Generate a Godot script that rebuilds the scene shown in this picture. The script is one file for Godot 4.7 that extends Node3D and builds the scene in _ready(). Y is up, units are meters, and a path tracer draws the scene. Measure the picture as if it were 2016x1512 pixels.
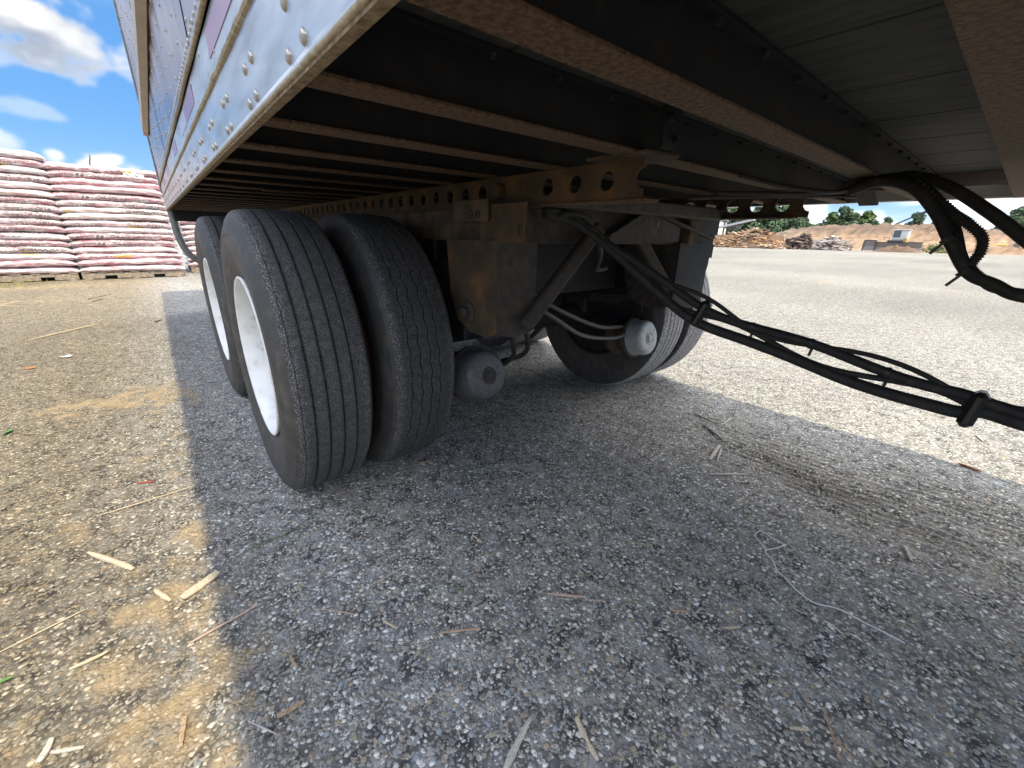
extends Node3D

# ---------------------------------------------------------------- helpers
var taken := {}
var tex_cache := {}
var rng := RandomNumberGenerator.new()
var M := {}                      # materials

func lin(r: float, g: float, b: float) -> Color:
	return Color(r, g, b).linear_to_srgb()

func numbered(n: String) -> String:
	if not taken.has(n):
		taken[n] = 0
		return n
	taken[n] += 1
	return "%s_%03d" % [n, taken[n]]

func tag(o: Node, label := "", category := "", group := "", kind := "") -> Node:
	if label != "": o.set_meta("label", label)
	if category != "": o.set_meta("category", category)
	if group != "": o.set_meta("group", group)
	if kind != "": o.set_meta("kind", kind)
	return o

func base(called: String, at: Vector3, turn := 0.0) -> Node3D:
	var o := Node3D.new()
	o.name = numbered(called)
	add_child(o)
	o.position = at
	o.rotation.y = turn
	return o

# commit a SurfaceTool as one named mesh; parts are built in world axes and moved under their thing
func obj(called: String, st: SurfaceTool, m: Material, parent: Node3D = null, flat := false) -> MeshInstance3D:
	var mesh := st.commit()
	return put(called, mesh, m, parent)

func put(called: String, mesh: Mesh, m: Material, parent: Node3D = null, at := Vector3.ZERO) -> MeshInstance3D:
	var o := MeshInstance3D.new()
	o.mesh = mesh
	o.material_override = m
	if parent == null:
		o.name = numbered(called)
		add_child(o)
	else:
		o.name = called
		parent.add_child(o, true)
	o.position = at
	return o

# a part built in world axes, hung below its thing
func wpart(called: String, st: SurfaceTool, m: Material, parent: Node3D) -> MeshInstance3D:
	var o := obj(called, st, m, parent)
	o.position = -parent.global_position
	return o

func begin(flat := true) -> SurfaceTool:
	var st := SurfaceTool.new()
	st.begin(Mesh.PRIMITIVE_TRIANGLES)
	st.set_smooth_group(-1 if flat else 0)
	return st

func done(st: SurfaceTool) -> SurfaceTool:
	st.generate_normals()
	return st

func tri(st: SurfaceTool, a: Vector3, b: Vector3, c: Vector3) -> void:
	st.add_vertex(a); st.add_vertex(b); st.add_vertex(c)

func quad(st: SurfaceTool, a: Vector3, b: Vector3, c: Vector3, d: Vector3) -> void:
	tri(st, a, b, c); tri(st, a, c, d)

# box with chamfered edges; basis columns are its axes
func box(st: SurfaceTool, c: Vector3, s: Vector3, b := Basis.IDENTITY, bev := 0.0) -> void:
	var h := s * 0.5
	if bev <= 0.0:
		var p := []
		for i in 8:
			p.append(c + b * Vector3(h.x * (1 if i & 1 else -1), h.y * (1 if i & 2 else -1), h.z * (1 if i & 4 else -1)))
		quad(st, p[0], p[2], p[3], p[1]); quad(st, p[4], p[5], p[7], p[6])
		quad(st, p[0], p[4], p[6], p[2]); quad(st, p[1], p[3], p[7], p[5])
		quad(st, p[0], p[1], p[5], p[4]); quad(st, p[2], p[6], p[7], p[3])
		return
	var e := minf(bev, minf(h.x, minf(h.y, h.z)) * 0.9)
	# faces
	for ax in 3:
		var u := (ax + 1) % 3
		var v := (ax + 2) % 3
		for sg in [-1.0, 1.0]:
			var q := []
			for k in [[-1, -1], [-1, 1], [1, 1], [1, -1]]:
				var w := Vector3.ZERO
				w[ax] = h[ax] * sg
				w[u] = (h[u] - e) * k[0]
				w[v] = (h[v] - e) * k[1]
				q.append(c + b * w)
			if sg > 0: quad(st, q[0], q[1], q[2], q[3])
			else: quad(st, q[3], q[2], q[1], q[0])
		# edges along ax
		for su in [-1.0, 1.0]:
			for sv in [-1.0, 1.0]:
				var q := []
				for k in [[-1, 0], [1, 0], [1, 1], [-1, 1]]:
					var w := Vector3.ZERO
					w[ax] = (h[ax] - e) * k[0]
					w[u] = (h[u] - (e if k[1] else 0.0)) * su
					w[v] = (h[v] - (0.0 if k[1] else e)) * sv
					q.append(c + b * w)
				if su * sv > 0: quad(st, q[0], q[1], q[2], q[3])
				else: quad(st, q[3], q[2], q[1], q[0])
	for sx in [-1.0, 1.0]:
		for sy in [-1.0, 1.0]:
			for sz in [-1.0, 1.0]:
				var a := c + b * Vector3(h.x * sx, (h.y - e) * sy, (h.z - e) * sz)
				var d := c + b * Vector3((h.x - e) * sx, h.y * sy, (h.z - e) * sz)
				var f := c + b * Vector3((h.x - e) * sx, (h.y - e) * sy, h.z * sz)
				if sx * sy * sz > 0: tri(st, a, f, d)
				else: tri(st, a, d, f)

func frame_of(d: Vector3) -> Basis:
	var w := d.normalized()
	var up := Vector3.UP if absf(w.y) < 0.95 else Vector3.RIGHT
	var u := up.cross(w).normalized()
	return Basis(u, w.cross(u), w)      # z along d

# swept tube through points with a radius per point (or one)
func tube(st: SurfaceTool, pts: Array, rad, sides := 10, caps := true, start_angle := 0.0) -> void:
	var rings := []
	var prev := Vector3.ZERO
	for i in pts.size():
		var d: Vector3 = (pts[mini(i + 1, pts.size() - 1)] - pts[maxi(i - 1, 0)]).normalized()
		var u: Vector3
		if i == 0:
			u = frame_of(d).x
		else:
			u = (prev - d * prev.dot(d)).normalized()
		prev = u
		var v := d.cross(u)
		var r: float = rad if rad is float else rad[i]
		var ring := []
		for k in sides:
			var a := TAU * k / sides + start_angle
			ring.append(pts[i] + (u * cos(a) + v * sin(a)) * r)
		rings.append(ring)
	for i in rings.size() - 1:
		for k in sides:
			var n := (k + 1) % sides
			quad(st, rings[i][k], rings[i + 1][k], rings[i + 1][n], rings[i][n])
	if caps:
		for k in sides:
			var n := (k + 1) % sides
			tri(st, pts[0], rings[0][k], rings[0][n])
			tri(st, pts[-1], rings[-1][n], rings[-1][k])

# lathe: profile of (along axis, radius), about `axis` through `c`
func lathe(st: SurfaceTool, prof: Array, c: Vector3, axis: Vector3, segs := 32) -> void:
	var f := frame_of(axis)
	for i in prof.size() - 1:
		for k in segs:
			var a0 := TAU * k / segs
			var a1 := TAU * (k + 1) / segs
			var e0 := f.x * cos(a0) + f.y * sin(a0)
			var e1 := f.x * cos(a1) + f.y * sin(a1)
			var p: Vector2 = prof[i]
			var q: Vector2 = prof[i + 1]
			quad(st, c + f.z * p.x + e0 * p.y, c + f.z * q.x + e0 * q.y, c + f.z * q.x + e1 * q.y, c + f.z * p.x + e1 * p.y)

# polygon in the plane (u, v) at c, extruded by depth along w
func prism(st: SurfaceTool, poly: PackedVector2Array, c: Vector3, u: Vector3, v: Vector3, w: Vector3, depth: float) -> void:
	var ids := Geometry2D.triangulate_polygon(poly)
	var f := func(p: Vector2, k: float) -> Vector3: return c + u * p.x + v * p.y + w * k
	for i in range(0, ids.size(), 3):
		tri(st, f.call(poly[ids[i]], 0.0), f.call(poly[ids[i + 1]], 0.0), f.call(poly[ids[i + 2]], 0.0))
		tri(st, f.call(poly[ids[i]], depth), f.call(poly[ids[i + 2]], depth), f.call(poly[ids[i + 1]], depth))
	for i in poly.size():
		var n := (i + 1) % poly.size()
		quad(st, f.call(poly[i], 0.0), f.call(poly[n], 0.0), f.call(poly[n], depth), f.call(poly[i], depth))

func smooth_path(pts: Array, per := 8) -> Array:
	var out := []
	for i in pts.size() - 1:
		var a: Vector3 = pts[maxi(i - 1, 0)]
		var d: Vector3 = pts[mini(i + 2, pts.size() - 1)]
		for k in per:
			out.append((pts[i] as Vector3).cubic_interpolate(pts[i + 1], a, d, float(k) / per))
	out.append(pts[-1])
	return out

# ---------------------------------------------------------------- materials
func noise_tex(key: String, freq: float, ramp: Array, seed_ := 1, size := 512, octaves := 5, kind := FastNoiseLite.TYPE_SIMPLEX_SMOOTH, warp := 0.0) -> NoiseTexture2D:
	if tex_cache.has(key): return tex_cache[key]
	var n := FastNoiseLite.new()
	n.noise_type = kind
	n.seed = seed_
	n.frequency = freq
	n.fractal_octaves = octaves
	if warp > 0.0:
		n.domain_warp_enabled = true
		n.domain_warp_amplitude = warp
		n.domain_warp_frequency = freq
	var t := NoiseTexture2D.new()
	t.width = size; t.height = size
	t.seamless = true
	t.seamless_blend_skirt = 0.2
	t.noise = n
	if ramp.size():
		var g := Gradient.new()
		var offs := PackedFloat32Array()
		var cols := PackedColorArray()
		for r in ramp:
			offs.append(r[0]); cols.append(r[1])
		g.offsets = offs; g.colors = cols
		t.color_ramp = g
	tex_cache[key] = t
	return t

func mat(called: String, col: Color, rough := 0.8, metal := 0.0) -> StandardMaterial3D:
	var m := StandardMaterial3D.new()
	m.resource_name = called
	m.albedo_color = col
	m.roughness = rough
	m.metallic = metal
	M[called] = m
	return m

# triplanar coloured noise (metres per tile) with relief in cm
func textured(called: String, t: Texture2D, tile: float, rough := 0.8, metal := 0.0, relief: Texture2D = null, cm := 0.0) -> StandardMaterial3D:
	var m := mat(called, Color.WHITE, rough, metal)
	m.albedo_texture = t
	m.uv1_triplanar = true
	m.uv1_scale = Vector3.ONE / tile
	if relief:
		m.heightmap_enabled = true
		m.heightmap_texture = relief
		m.heightmap_scale = cm
	return m

# tread rubber: scuffed ribs with fine cuts at the groove edges, or dense wavy cuts across the ribs
func tread_texture(dense: bool, lo: float, seed_: int) -> Array:
	var W := 256
	var H := 512
	var sr := RandomNumberGenerator.new()
	sr.seed = seed_
	var n := FastNoiseLite.new()
	n.seed = seed_
	n.frequency = .03
	n.fractal_octaves = 5
	var n0 := n.get_seamless_image(W, H)
	n.frequency = .16
	n.seed = seed_ + 9
	var n1 := n.get_seamless_image(W, H)
	var v := PackedFloat32Array()
	v.resize(W * H)
	v.fill(1.0)
	var grooves := [-.064, -.022, .022, .064] if not dense else [-.063, -.026, .012, .048]
	if dense:
		var edges := [-.10, -.063, -.026, .012, .048, .10]
		for e in 5:
			var x0 := int((edges[e] / .24 + .5) * W) + 3
			var x1 := int((edges[e + 1] / .24 + .5) * W) - 3
			var y := 0.0
			while y < H:
				var a := x0 + sr.randi_range(0, 6)
				var b := x1 - sr.randi_range(0, 6)
				if sr.randf() < .4: b = int(lerpf(a, b, sr.randf_range(.4, .8)))
				elif sr.randf() < .4: a = int(lerpf(a, b, sr.randf_range(.2, .6)))
				var slope := sr.randf_range(-.25, .25)
				for x in range(a, b):
					var yy := posmod(int(y + slope * (x - a) + 1.6 * sin(x * .5)), H)
					v[yy * W + x] = .22
					v[((yy + 1) % H) * W + x] = minf(v[((yy + 1) % H) * W + x], .6)
				y += sr.randf_range(7, 11)
	else:
		for g in grooves:
			for sd in [-1, 1]:
				var x0 := int(((g + sd * .0035) / .24 + .5) * W)
				for y in range(0, H, 5):
					var l := sr.randi_range(2, 6)
					for k in l:
						v[y * W + clampi(x0 + sd * k, 0, W - 1)] = .25
						v[(y + 1) * W + clampi(x0 + sd * k, 0, W - 1)] = .5
	var alb := Image.create(W, H, false, Image.FORMAT_RGB8)
	var hei := Image.create(W, H, false, Image.FORMAT_L8)
	for y in H:
		for x in W:
			var p: float = n0.get_pixel(x, y).r
			var q: float = n1.get_pixel(x, y).r
			var d: float = lo * (1.0 + 2.6 * smoothstep(.3, .85, p * .3 + q * .7) + 1.2 * smoothstep(.62, .8, q)) * v[y * W + x]
			# pale scuffs along both shoulders
			var edge: float = smoothstep(88.0, 104.0, absf(x - W * .5))
			if edge > 0.0 and q > .55: d *= 1.0 + edge * 1.1 * smoothstep(.55, .7, q)
			alb.set_pixel(x, y, Color(d, d * 1.0, d * 1.02).linear_to_srgb())
			hei.set_pixel(x, y, Color.WHITE * clampf(v[y * W + x] * .7 + .3 * q, 0, 1))
	for i in (26 if dense else 8):
		var x := int(((grooves[sr.randi() % 4] if dense else sr.randf_range(-.09, .09)) / .24 + .5) * W)
		if sr.randf() < .4: alb.fill_rect(Rect2i(x, sr.randi() % (H - 4), 2, 2), lin(.55, .55, .53))
	return [ImageTexture.create_from_image(alb), ImageTexture.create_from_image(hei)]

func materials() -> void:
	var fine := noise_tex("fine", 0.06, [], 11, 512, 6)
	var cells := noise_tex("cells", 0.035, [], 5, 512, 3, FastNoiseLite.TYPE_CELLULAR)
	var rust := noise_tex("rust", 0.008, [[0.0, lin(.03, .02, .013)], [0.4, lin(.055, .037, .024)], [0.6, lin(.085, .056, .034)], [1.0, lin(.12, .075, .045)]], 3, 512, 6)
	textured("rust", rust, 0.55, 0.9, 0.1, fine, 0.15)
	var flange := noise_tex("flange", 0.03, [[0.0, lin(.036, .019, .01)], [0.45, lin(.085, .05, .028)], [0.7, lin(.135, .085, .05)], [1.0, lin(.075, .038, .02)]], 8, 512, 7)
	textured("rusty flange", flange, 0.2, 0.9, 0.0, fine, 0.12)
	var scale := noise_tex("orange", 0.007, [[0.0, lin(.034, .024, .014)], [0.45, lin(.058, .039, .021)], [0.66, lin(.08, .047, .023)], [0.84, lin(.115, .06, .024)], [1.0, lin(.15, .075, .028)]], 21, 512, 7)
	textured("scaly rust", scale, 0.6, 0.95, 0.0, cells, 0.2)
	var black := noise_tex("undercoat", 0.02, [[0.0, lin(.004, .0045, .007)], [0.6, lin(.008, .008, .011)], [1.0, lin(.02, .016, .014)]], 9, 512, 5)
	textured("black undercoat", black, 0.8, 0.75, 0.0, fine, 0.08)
	var dusty := noise_tex("dusty", 0.02, [[0.0, lin(.022, .019, .016)], [0.5, lin(.04, .034, .029)], [1.0, lin(.066, .054, .044)]], 10, 512, 5)
	textured("dusty steel", dusty, 0.6, 0.8, 0.0, fine, 0.06)
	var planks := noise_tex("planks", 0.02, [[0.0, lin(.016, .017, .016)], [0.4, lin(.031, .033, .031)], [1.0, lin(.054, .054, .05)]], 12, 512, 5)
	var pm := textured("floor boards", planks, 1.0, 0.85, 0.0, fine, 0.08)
	pm.uv1_scale = Vector3(2.6, 2.6, 0.35)
	var rub := noise_tex("rubber", 0.025, [[0.0, lin(.055, .055, .058)], [0.45, lin(.085, .086, .09)], [0.7, lin(.115, .116, .118)], [1.0, lin(.19, .185, .18)]], 14, 512, 6)
	textured("worn rubber", rub, 0.25, 0.78, 0.0, noise_tex("scuff", 0.09, [], 15, 512, 4), 0.12)
	textured("sidelit rubber", noise_tex("sidelitrubber", 0.025, [[0.0, lin(.17, .17, .168)], [0.5, lin(.30, .30, .295)], [1.0, lin(.42, .415, .40)]], 54, 512, 6), 0.25, 0.85, 0.0, noise_tex("scuff", 0.09, [], 15, 512, 4), 0.12)  # rubber lightened in colour for the light on the right side
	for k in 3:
		var lo: float = [.026, .025, .13][k]  # last one lightened: light from the open right side, put into the colour
		var m := mat(["rib tread", "block tread", "sidelit tread"][k], Color.WHITE, .82)
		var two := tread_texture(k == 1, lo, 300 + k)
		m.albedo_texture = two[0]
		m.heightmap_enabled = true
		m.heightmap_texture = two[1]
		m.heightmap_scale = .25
	var wall := noise_tex("sidewall", 0.012, [[0.0, lin(.028, .027, .027)], [0.6, lin(.05, .048, .046)], [1.0, lin(.12, .10, .08)]], 16, 512, 5)
	textured("tyre sidewall", wall, 0.5, 0.62, 0.0, fine, 0.03)
	textured("white wheel", noise_tex("wheel", 0.012, [[0.0, lin(.46, .40, .33)], [0.25, lin(.70, .69, .67)], [0.5, lin(.79, .79, .785)], [1.0, lin(.82, .82, .82)]], 17, 512, 5), 0.5, 0.35, 0.0)
	textured("red wheel", noise_tex("redwheel", 0.02, [[0.0, lin(.05, .015, .012)], [1.0, lin(.16, .03, .025)]], 18, 256, 4), 0.4, 0.5, 0.0)
	# polished, weathered aluminium
	var alu := noise_tex("aluminium", 0.01, [[0.0, lin(.36, .37, .37)], [0.5, lin(.52, .54, .56)], [1.0, lin(.64, .66, .68)]], 19, 512, 5)
	var am := textured("bright aluminium", alu, 1.0, 0.34, 0.85, fine, 0.012)
	am.uv1_scale = Vector3(2, 2.5, 0.5)
	am.roughness_texture = noise_tex("alurough", 0.02, [[0.0, Color(.55, .55, .55)], [1.0, Color(1, 1, 1)]], 23, 512, 5)
	am.roughness = 0.46
	var st := textured("side sheet", noise_tex("sheet", 0.008, [[0.0, lin(.20, .145, .15)], [0.5, lin(.29, .225, .24)], [1.0, lin(.40, .34, .36)]], 20, 512, 4), 1.3, 0.26, 0.8, noise_tex("dents", 0.004, [], 24, 512, 1), .7)
	st.uv1_scale = Vector3(0.8, 0.45, 0.8)
	textured("weathered ledge", noise_tex("ledge", 0.03, [[0.0, lin(.19, .15, .09)], [0.5, lin(.36, .30, .20)], [1.0, lin(.56, .51, .40)]], 25, 512, 6), 0.35, 0.85, 0.1, fine, 0.15)
	textured("dusty lip", noise_tex("lip", 0.04, [[0.0, lin(.11, .075, .045)], [0.5, lin(.24, .175, .11)], [1.0, lin(.36, .28, .19)]], 55, 256, 6), 0.25, 0.9, 0.0, fine, 0.1)
	textured("cream band", noise_tex("cream", 0.01, [[0.0, lin(.36, .31, .25)], [0.6, lin(.46, .41, .35)], [1.0, lin(.52, .48, .42)]], 26, 512, 5), 0.8, 0.55, 0.3)
	mat("rivet", lin(.44, .42, .38), 0.4, 0.75)
	mat("tape shaded red", lin(.30, .16, .26), 0.3, 0.1)  # red tape; its purple look in shade is put into the colour
	mat("tape pale", lin(.50, .44, .52), 0.3, 0.2)
	textured("hose rubber", noise_tex("hose", 0.03, [[0.0, lin(.006, .006, .006)], [0.6, lin(.014, .0135, .013)], [1.0, lin(.05, .046, .04)]], 27, 256, 4), 0.3, 0.72, 0.0)
	mat("grey hose", lin(.09, .088, .085), 0.5, 0.0)
	mat("cable tie", lin(.012, .012, .012), 0.4, 0.0)
	textured("chamber grey", noise_tex("chamber", 0.02, [[0.0, lin(.05, .045, .04)], [0.5, lin(.085, .09, .095)], [1.0, lin(.12, .125, .13)]], 28, 512, 5), 0.3, 0.6, 0.2, fine, 0.06)
	textured("chamber pale", noise_tex("chamber2", 0.02, [[0.0, lin(.2, .21, .21)], [0.5, lin(.34, .36, .37)], [1.0, lin(.42, .44, .45)]], 29, 512, 5), 0.3, 0.5, 0.2, fine, 0.04)  # right-hand chambers: extra light from the open side put into the colour
	textured("galvanised", noise_tex("galv", 0.02, [[0.0, lin(.13, .13, .13)], [1.0, lin(.24, .25, .25)]], 30, 256, 4), 0.3, 0.55, 0.4)
	# debris
	textured("pale wood", noise_tex("palewood", 0.03, [[0.0, lin(.34, .26, .17)], [0.5, lin(.58, .48, .35)], [1.0, lin(.70, .61, .48)]], 31, 512, 5), 0.12, 0.9, 0.0, fine, 0.1)
	textured("brown wood", noise_tex("brownwood", 0.03, [[0.0, lin(.20, .125, .075)], [0.5, lin(.40, .28, .18)], [1.0, lin(.55, .42, .30)]], 32, 512, 5), 0.12, 0.9, 0.0, fine, 0.1)
	textured("pink wood", noise_tex("pinkwood", 0.03, [[0.0, lin(.30, .18, .14)], [0.5, lin(.50, .36, .29)], [1.0, lin(.62, .49, .42)]], 33, 512, 5), 0.12, 0.9, 0.0, fine, 0.1)
	textured("grey wood", noise_tex("greywood", 0.03, [[0.0, lin(.30, .27, .23)], [0.5, lin(.50, .46, .40)], [1.0, lin(.64, .60, .53)]], 34, 512, 5), 0.12, 0.9, 0.0, fine, 0.1)
	textured("dark wood", noise_tex("darkwood", 0.03, [[0.0, lin(.03, .022, .016)], [1.0, lin(.13, .09, .06)]], 35, 256, 5), 0.12, 0.9, 0.0)
	mat("straw", lin(.52, .44, .30), 0.85)
	mat("string", lin(.78, .78, .76), 0.8)
	mat("red plastic", lin(.42, .07, .04), 0.5)
	mat("green blade", lin(.06, .13, .03), 0.6)
	mat("green leaf", lin(.10, .22, .05), 0.6)
	mat("orange leaf", lin(.35, .16, .05), 0.7)
	mat("black scrap", lin(.015, .015, .017), 0.6)

# ---------------------------------------------------------------- the semi-trailer
const XL := 0.194                # left side, right side, underside of the crossmembers
const XR := 2.794
const YB := 1.169
const ZR := -6.6                 # rear end, front end
const ZF := 9.4
const XC := 1.494

func tyre_mesh(zig: bool) -> Array:
	# lateral stations: x, r, zigzag weight, jag sign
	var st := begin(true)
	var side := [Vector2(.105, .288), Vector2(.113, .30), Vector2(.121, .318), Vector2(.131, .35), Vector2(.1375, .385), Vector2(.140, .415), Vector2(.1395, .44), Vector2(.1415, .446), Vector2(.1405, .4545), Vector2(.135, .472), Vector2(.129, .489), Vector2(.1235, .503), Vector2(.1145, .5155)]
	var cols := []
	for p in side: cols.append([-p.x, p.y, 0.0, 0.0])
	var gs := [-.064, -.022, .022, .064] if not zig else [-.063, -.026, .012, .048, ]
	var w := .0031 if not zig else .0026
	var amp := 0.0 if not zig else .0045
	cols.append([-.108, .5205, 0.0, 0.0])
	if not zig:
		cols.append([-.1005, .5235, 0.0, 0.0]); cols.append([-.1000, .5185, 0.0, 1.0])
		cols.append([-.0985, .5185, 0.0, 0.0]); cols.append([-.0975, .525, 0.0, 1.0])
	else:
		cols.append([-.096, .525, 0.0, .5])
	for g in gs:
		var r: float = .530 - .45 * g * g
		cols.append([g - w - .004, r, amp, 0.0])
		cols.append([g - w, r - .0008, amp, 1.0])
		cols.append([g - w * .6, r - .014, amp, 0.0])
		cols.append([g + w * .6, r - .014, amp, 0.0])
		cols.append([g + w, r - .0008, amp, -1.0])
		cols.append([g + w + .004, r, amp, 0.0])
	cols.append([.096, .525, 0.0, 0.0])
	cols.append([.108, .5205, 0.0, 0.0])
	side.reverse()
	for p in side: cols.append([p.x, p.y, 0.0, 0.0])
	var segs := 640
	var rr := RandomNumberGenerator.new()
	rr.seed = 77
	var wob := []
	for i in segs: wob.append(rr.randf_range(-1, 1))
	var ring := func(i: int) -> Array:
		var a := TAU * (i % segs) / segs
		var out := []
		var z := 0.0
		var ph := fposmod(a * 44.0 / TAU, 1.0)
		z = 4.0 * absf(ph - 0.5) - 1.0
		for c in cols:
			var x: float = c[0] + c[2] * z
			var r: float = c[1]
			if c[3] != 0.0:
				x += c[3] * (.0011 if i % 2 else -.0003) * (.5 + absf(wob[i % segs]))
			if r > .50 and absf(x) > .09: r += wob[(i / 2) % segs] * .0007
			var y := -cos(a) * r
			var bulge := 0.0
			if y < -.519:                       # the flattened contact patch
				y = -.519
			if y < -.40: bulge = (-.40 - y) / .12 * .006
			out.append(Vector3(x + signf(x) * bulge * (1.0 if absf(x) > .1 else 0.0), y, sin(a) * r))
		return out
	# tread with shoulders, and the two sidewalls
	var sw := begin(true)
	var prev: Array = ring.call(0)
	for i in segs:
		var nxt: Array = ring.call(i + 1)
		for k in cols.size() - 1:
			if absf(cols[k][0] + cols[k + 1][0]) < .229:
				var u0: float = cols[k][0] / .24 + .5
				var u1: float = cols[k + 1][0] / .24 + .5
				var v0 := 8.0 * i / segs
				var v1 := 8.0 * (i + 1) / segs
				for c in [[prev[k], u0, v0], [prev[k + 1], u1, v0], [nxt[k + 1], u1, v1], [prev[k], u0, v0], [nxt[k + 1], u1, v1], [nxt[k], u0, v1]]:
					st.set_uv(Vector2(c[1], c[2]))
					st.add_vertex(c[0])
			else:
				quad(sw, prev[k], prev[k + 1], nxt[k + 1], nxt[k])
		prev = nxt
	done(st)
	done(sw)
	return [st.commit(), sw.commit()]

func rim_meshes() -> Array:
	var st := begin(false)
	# dished towards -x
	lathe(st, [Vector2(-.109, .291), Vector2(-.118, .300), Vector2(-.127, .3035), Vector2(-.130, .299), Vector2(-.126, .294), Vector2(-.116, .290), Vector2(-.10, .280), Vector2(-.075, .272), Vector2(-.03, .268), Vector2(.08, .262), Vector2(.118, .252), Vector2(.135, .225), Vector2(.142, .18), Vector2(.140, .142)], Vector3.ZERO, Vector3.RIGHT, 96)
	lathe(st, [Vector2(.146, .142), Vector2(.148, .18), Vector2(.141, .232), Vector2(.124, .262), Vector2(.118, .285), Vector2(.127, .303), Vector2(.118, .300), Vector2(.109, .291)], Vector3.ZERO, Vector3.RIGHT, 96)
	done(st)
	var hub := begin(false)
	lathe(hub, [Vector2(.14, .15), Vector2(.10, .145), Vector2(.095, .10), Vector2(.0, .085), Vector2(-.015, .07), Vector2(-.02, .0)], Vector3.ZERO, Vector3.RIGHT, 32)
	done(hub)
	var nut := begin(true)
	lathe(nut, [Vector2(.142, .019), Vector2(.108, .019), Vector2(.104, .012), Vector2(.085, .012), Vector2(.085, .0)], Vector3.ZERO, Vector3.RIGHT, 6)
	done(nut)
	return [st.commit(), hub.commit(), nut.commit()]

func wheels(root: Node3D) -> void:
	var plain := tyre_mesh(false)
	var zigzag := tyre_mesh(true)
	var rims := rim_meshes()
	for z in [-1.77, -3.015]:
		for sd in [-1.0, 1.0]:
			for outer in [true, false]:
				var off := 1.159 if outer else .836
				var w := Node3D.new()
				w.name = "wheel"
				root.add_child(w, true)
				w.position = Vector3(XC + sd * off, .519, z) - root.position
				# outer wheels dish outwards, inner ones inwards
				var flip: bool = (sd > 0) == outer
				var inner_left: bool = sd < 0 and not outer
				var shape: Array = zigzag if inner_left else plain
				put("tyre", shape[0], M["block tread"] if inner_left else M["rib tread"] if sd < 0 else M["sidelit tread"], w)  # right-hand treads carry the side light in their colour
				put("sidewall", shape[1], M["tyre sidewall"], w)
				var r := put("rim", rims[0], M["white wheel"] if outer else (M["red wheel"] if sd < 0 else M["black undercoat"]), w)
				if flip: r.rotation.y = PI
				if outer:
					var hb := put("hub", rims[1], M["dusty steel"], w)
					if flip: hb.rotation.y = PI
					for k in 10:
						var a := TAU * k / 10
						var nt := put("wheel_nut", rims[2], M["galvanised"], w)
						nt.position = Vector3(0, sin(a) * .1675, cos(a) * .1675)
						if flip: nt.rotation.y = PI

# a rail web with round holes: x is the face, thick goes inwards (+1 or -1)
func perforated(st: SurfaceTool, x: float, thick: float, z_first: float, pitch: float, n: int, yb: float, yt: float, yc: float, r: float, half_end: bool) -> void:
	for i in n:
		var zc := z_first - pitch * i
		var hw := pitch * 0.5
		var angs := []
		for k in 24: angs.append(TAU * k / 24)
		for c in [Vector2(hw, yt - yc), Vector2(-hw, yt - yc), Vector2(hw, yb - yc), Vector2(-hw, yb - yc)]:
			angs.append(fposmod(c.angle(), TAU))
		angs.sort()
		var cut := half_end and i == 0
		for k in angs.size():
			var a0: float = angs[k]
			var a1: float = angs[(k + 1) % angs.size()]
			if is_equal_approx(a0, a1): continue
			var mid := a0 + fposmod(a1 - a0, TAU) * 0.5
			if cut and cos(mid) > 0.0: continue        # the end of the rail runs through a hole
			var inn := []
			var outp := []
			for a in [a0, a1]:
				var d := Vector2(cos(a), sin(a))
				var sx: float = hw / maxf(absf(d.x), 1e-6)
				var sy: float = ((yt - yc) if d.y > 0 else (yc - yb)) / maxf(absf(d.y), 1e-6)
				inn.append(d * r)
				outp.append(d * minf(sx, sy))
			for f in [0.0, thick]:
				var q := []
				for p in [inn[0], inn[1], outp[1], outp[0]]:
					q.append(Vector3(x + f, yc + p.y, zc + p.x))
				if (f == 0.0) == (thick > 0): quad(st, q[0], q[3], q[2], q[1])
				else: quad(st, q[0], q[1], q[2], q[3])
			quad(st, Vector3(x, yc + inn[0].y, zc + inn[0].x), Vector3(x, yc + inn[1].y, zc + inn[1].x), Vector3(x + thick, yc + inn[1].y, zc + inn[1].x), Vector3(x + thick, yc + inn[0].y, zc + inn[0].x))
		if cut:
			for yy in [[yb, yc - r], [yc + r, yt]]:
				quad(st, Vector3(x, yy[0], zc), Vector3(x, yy[1], zc), Vector3(x + thick, yy[1], zc), Vector3(x + thick, yy[0], zc))

func rivet_mesh(r: float) -> ArrayMesh:
	var st := begin(false)
	lathe(st, [Vector2(0, r), Vector2(r * .12, r * .98), Vector2(r * .36, r * .8), Vector2(r * .52, r * .45), Vector2(r * .58, 0)], Vector3.ZERO, Vector3.LEFT, 10)
	done(st)
	return st.commit()

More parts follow.
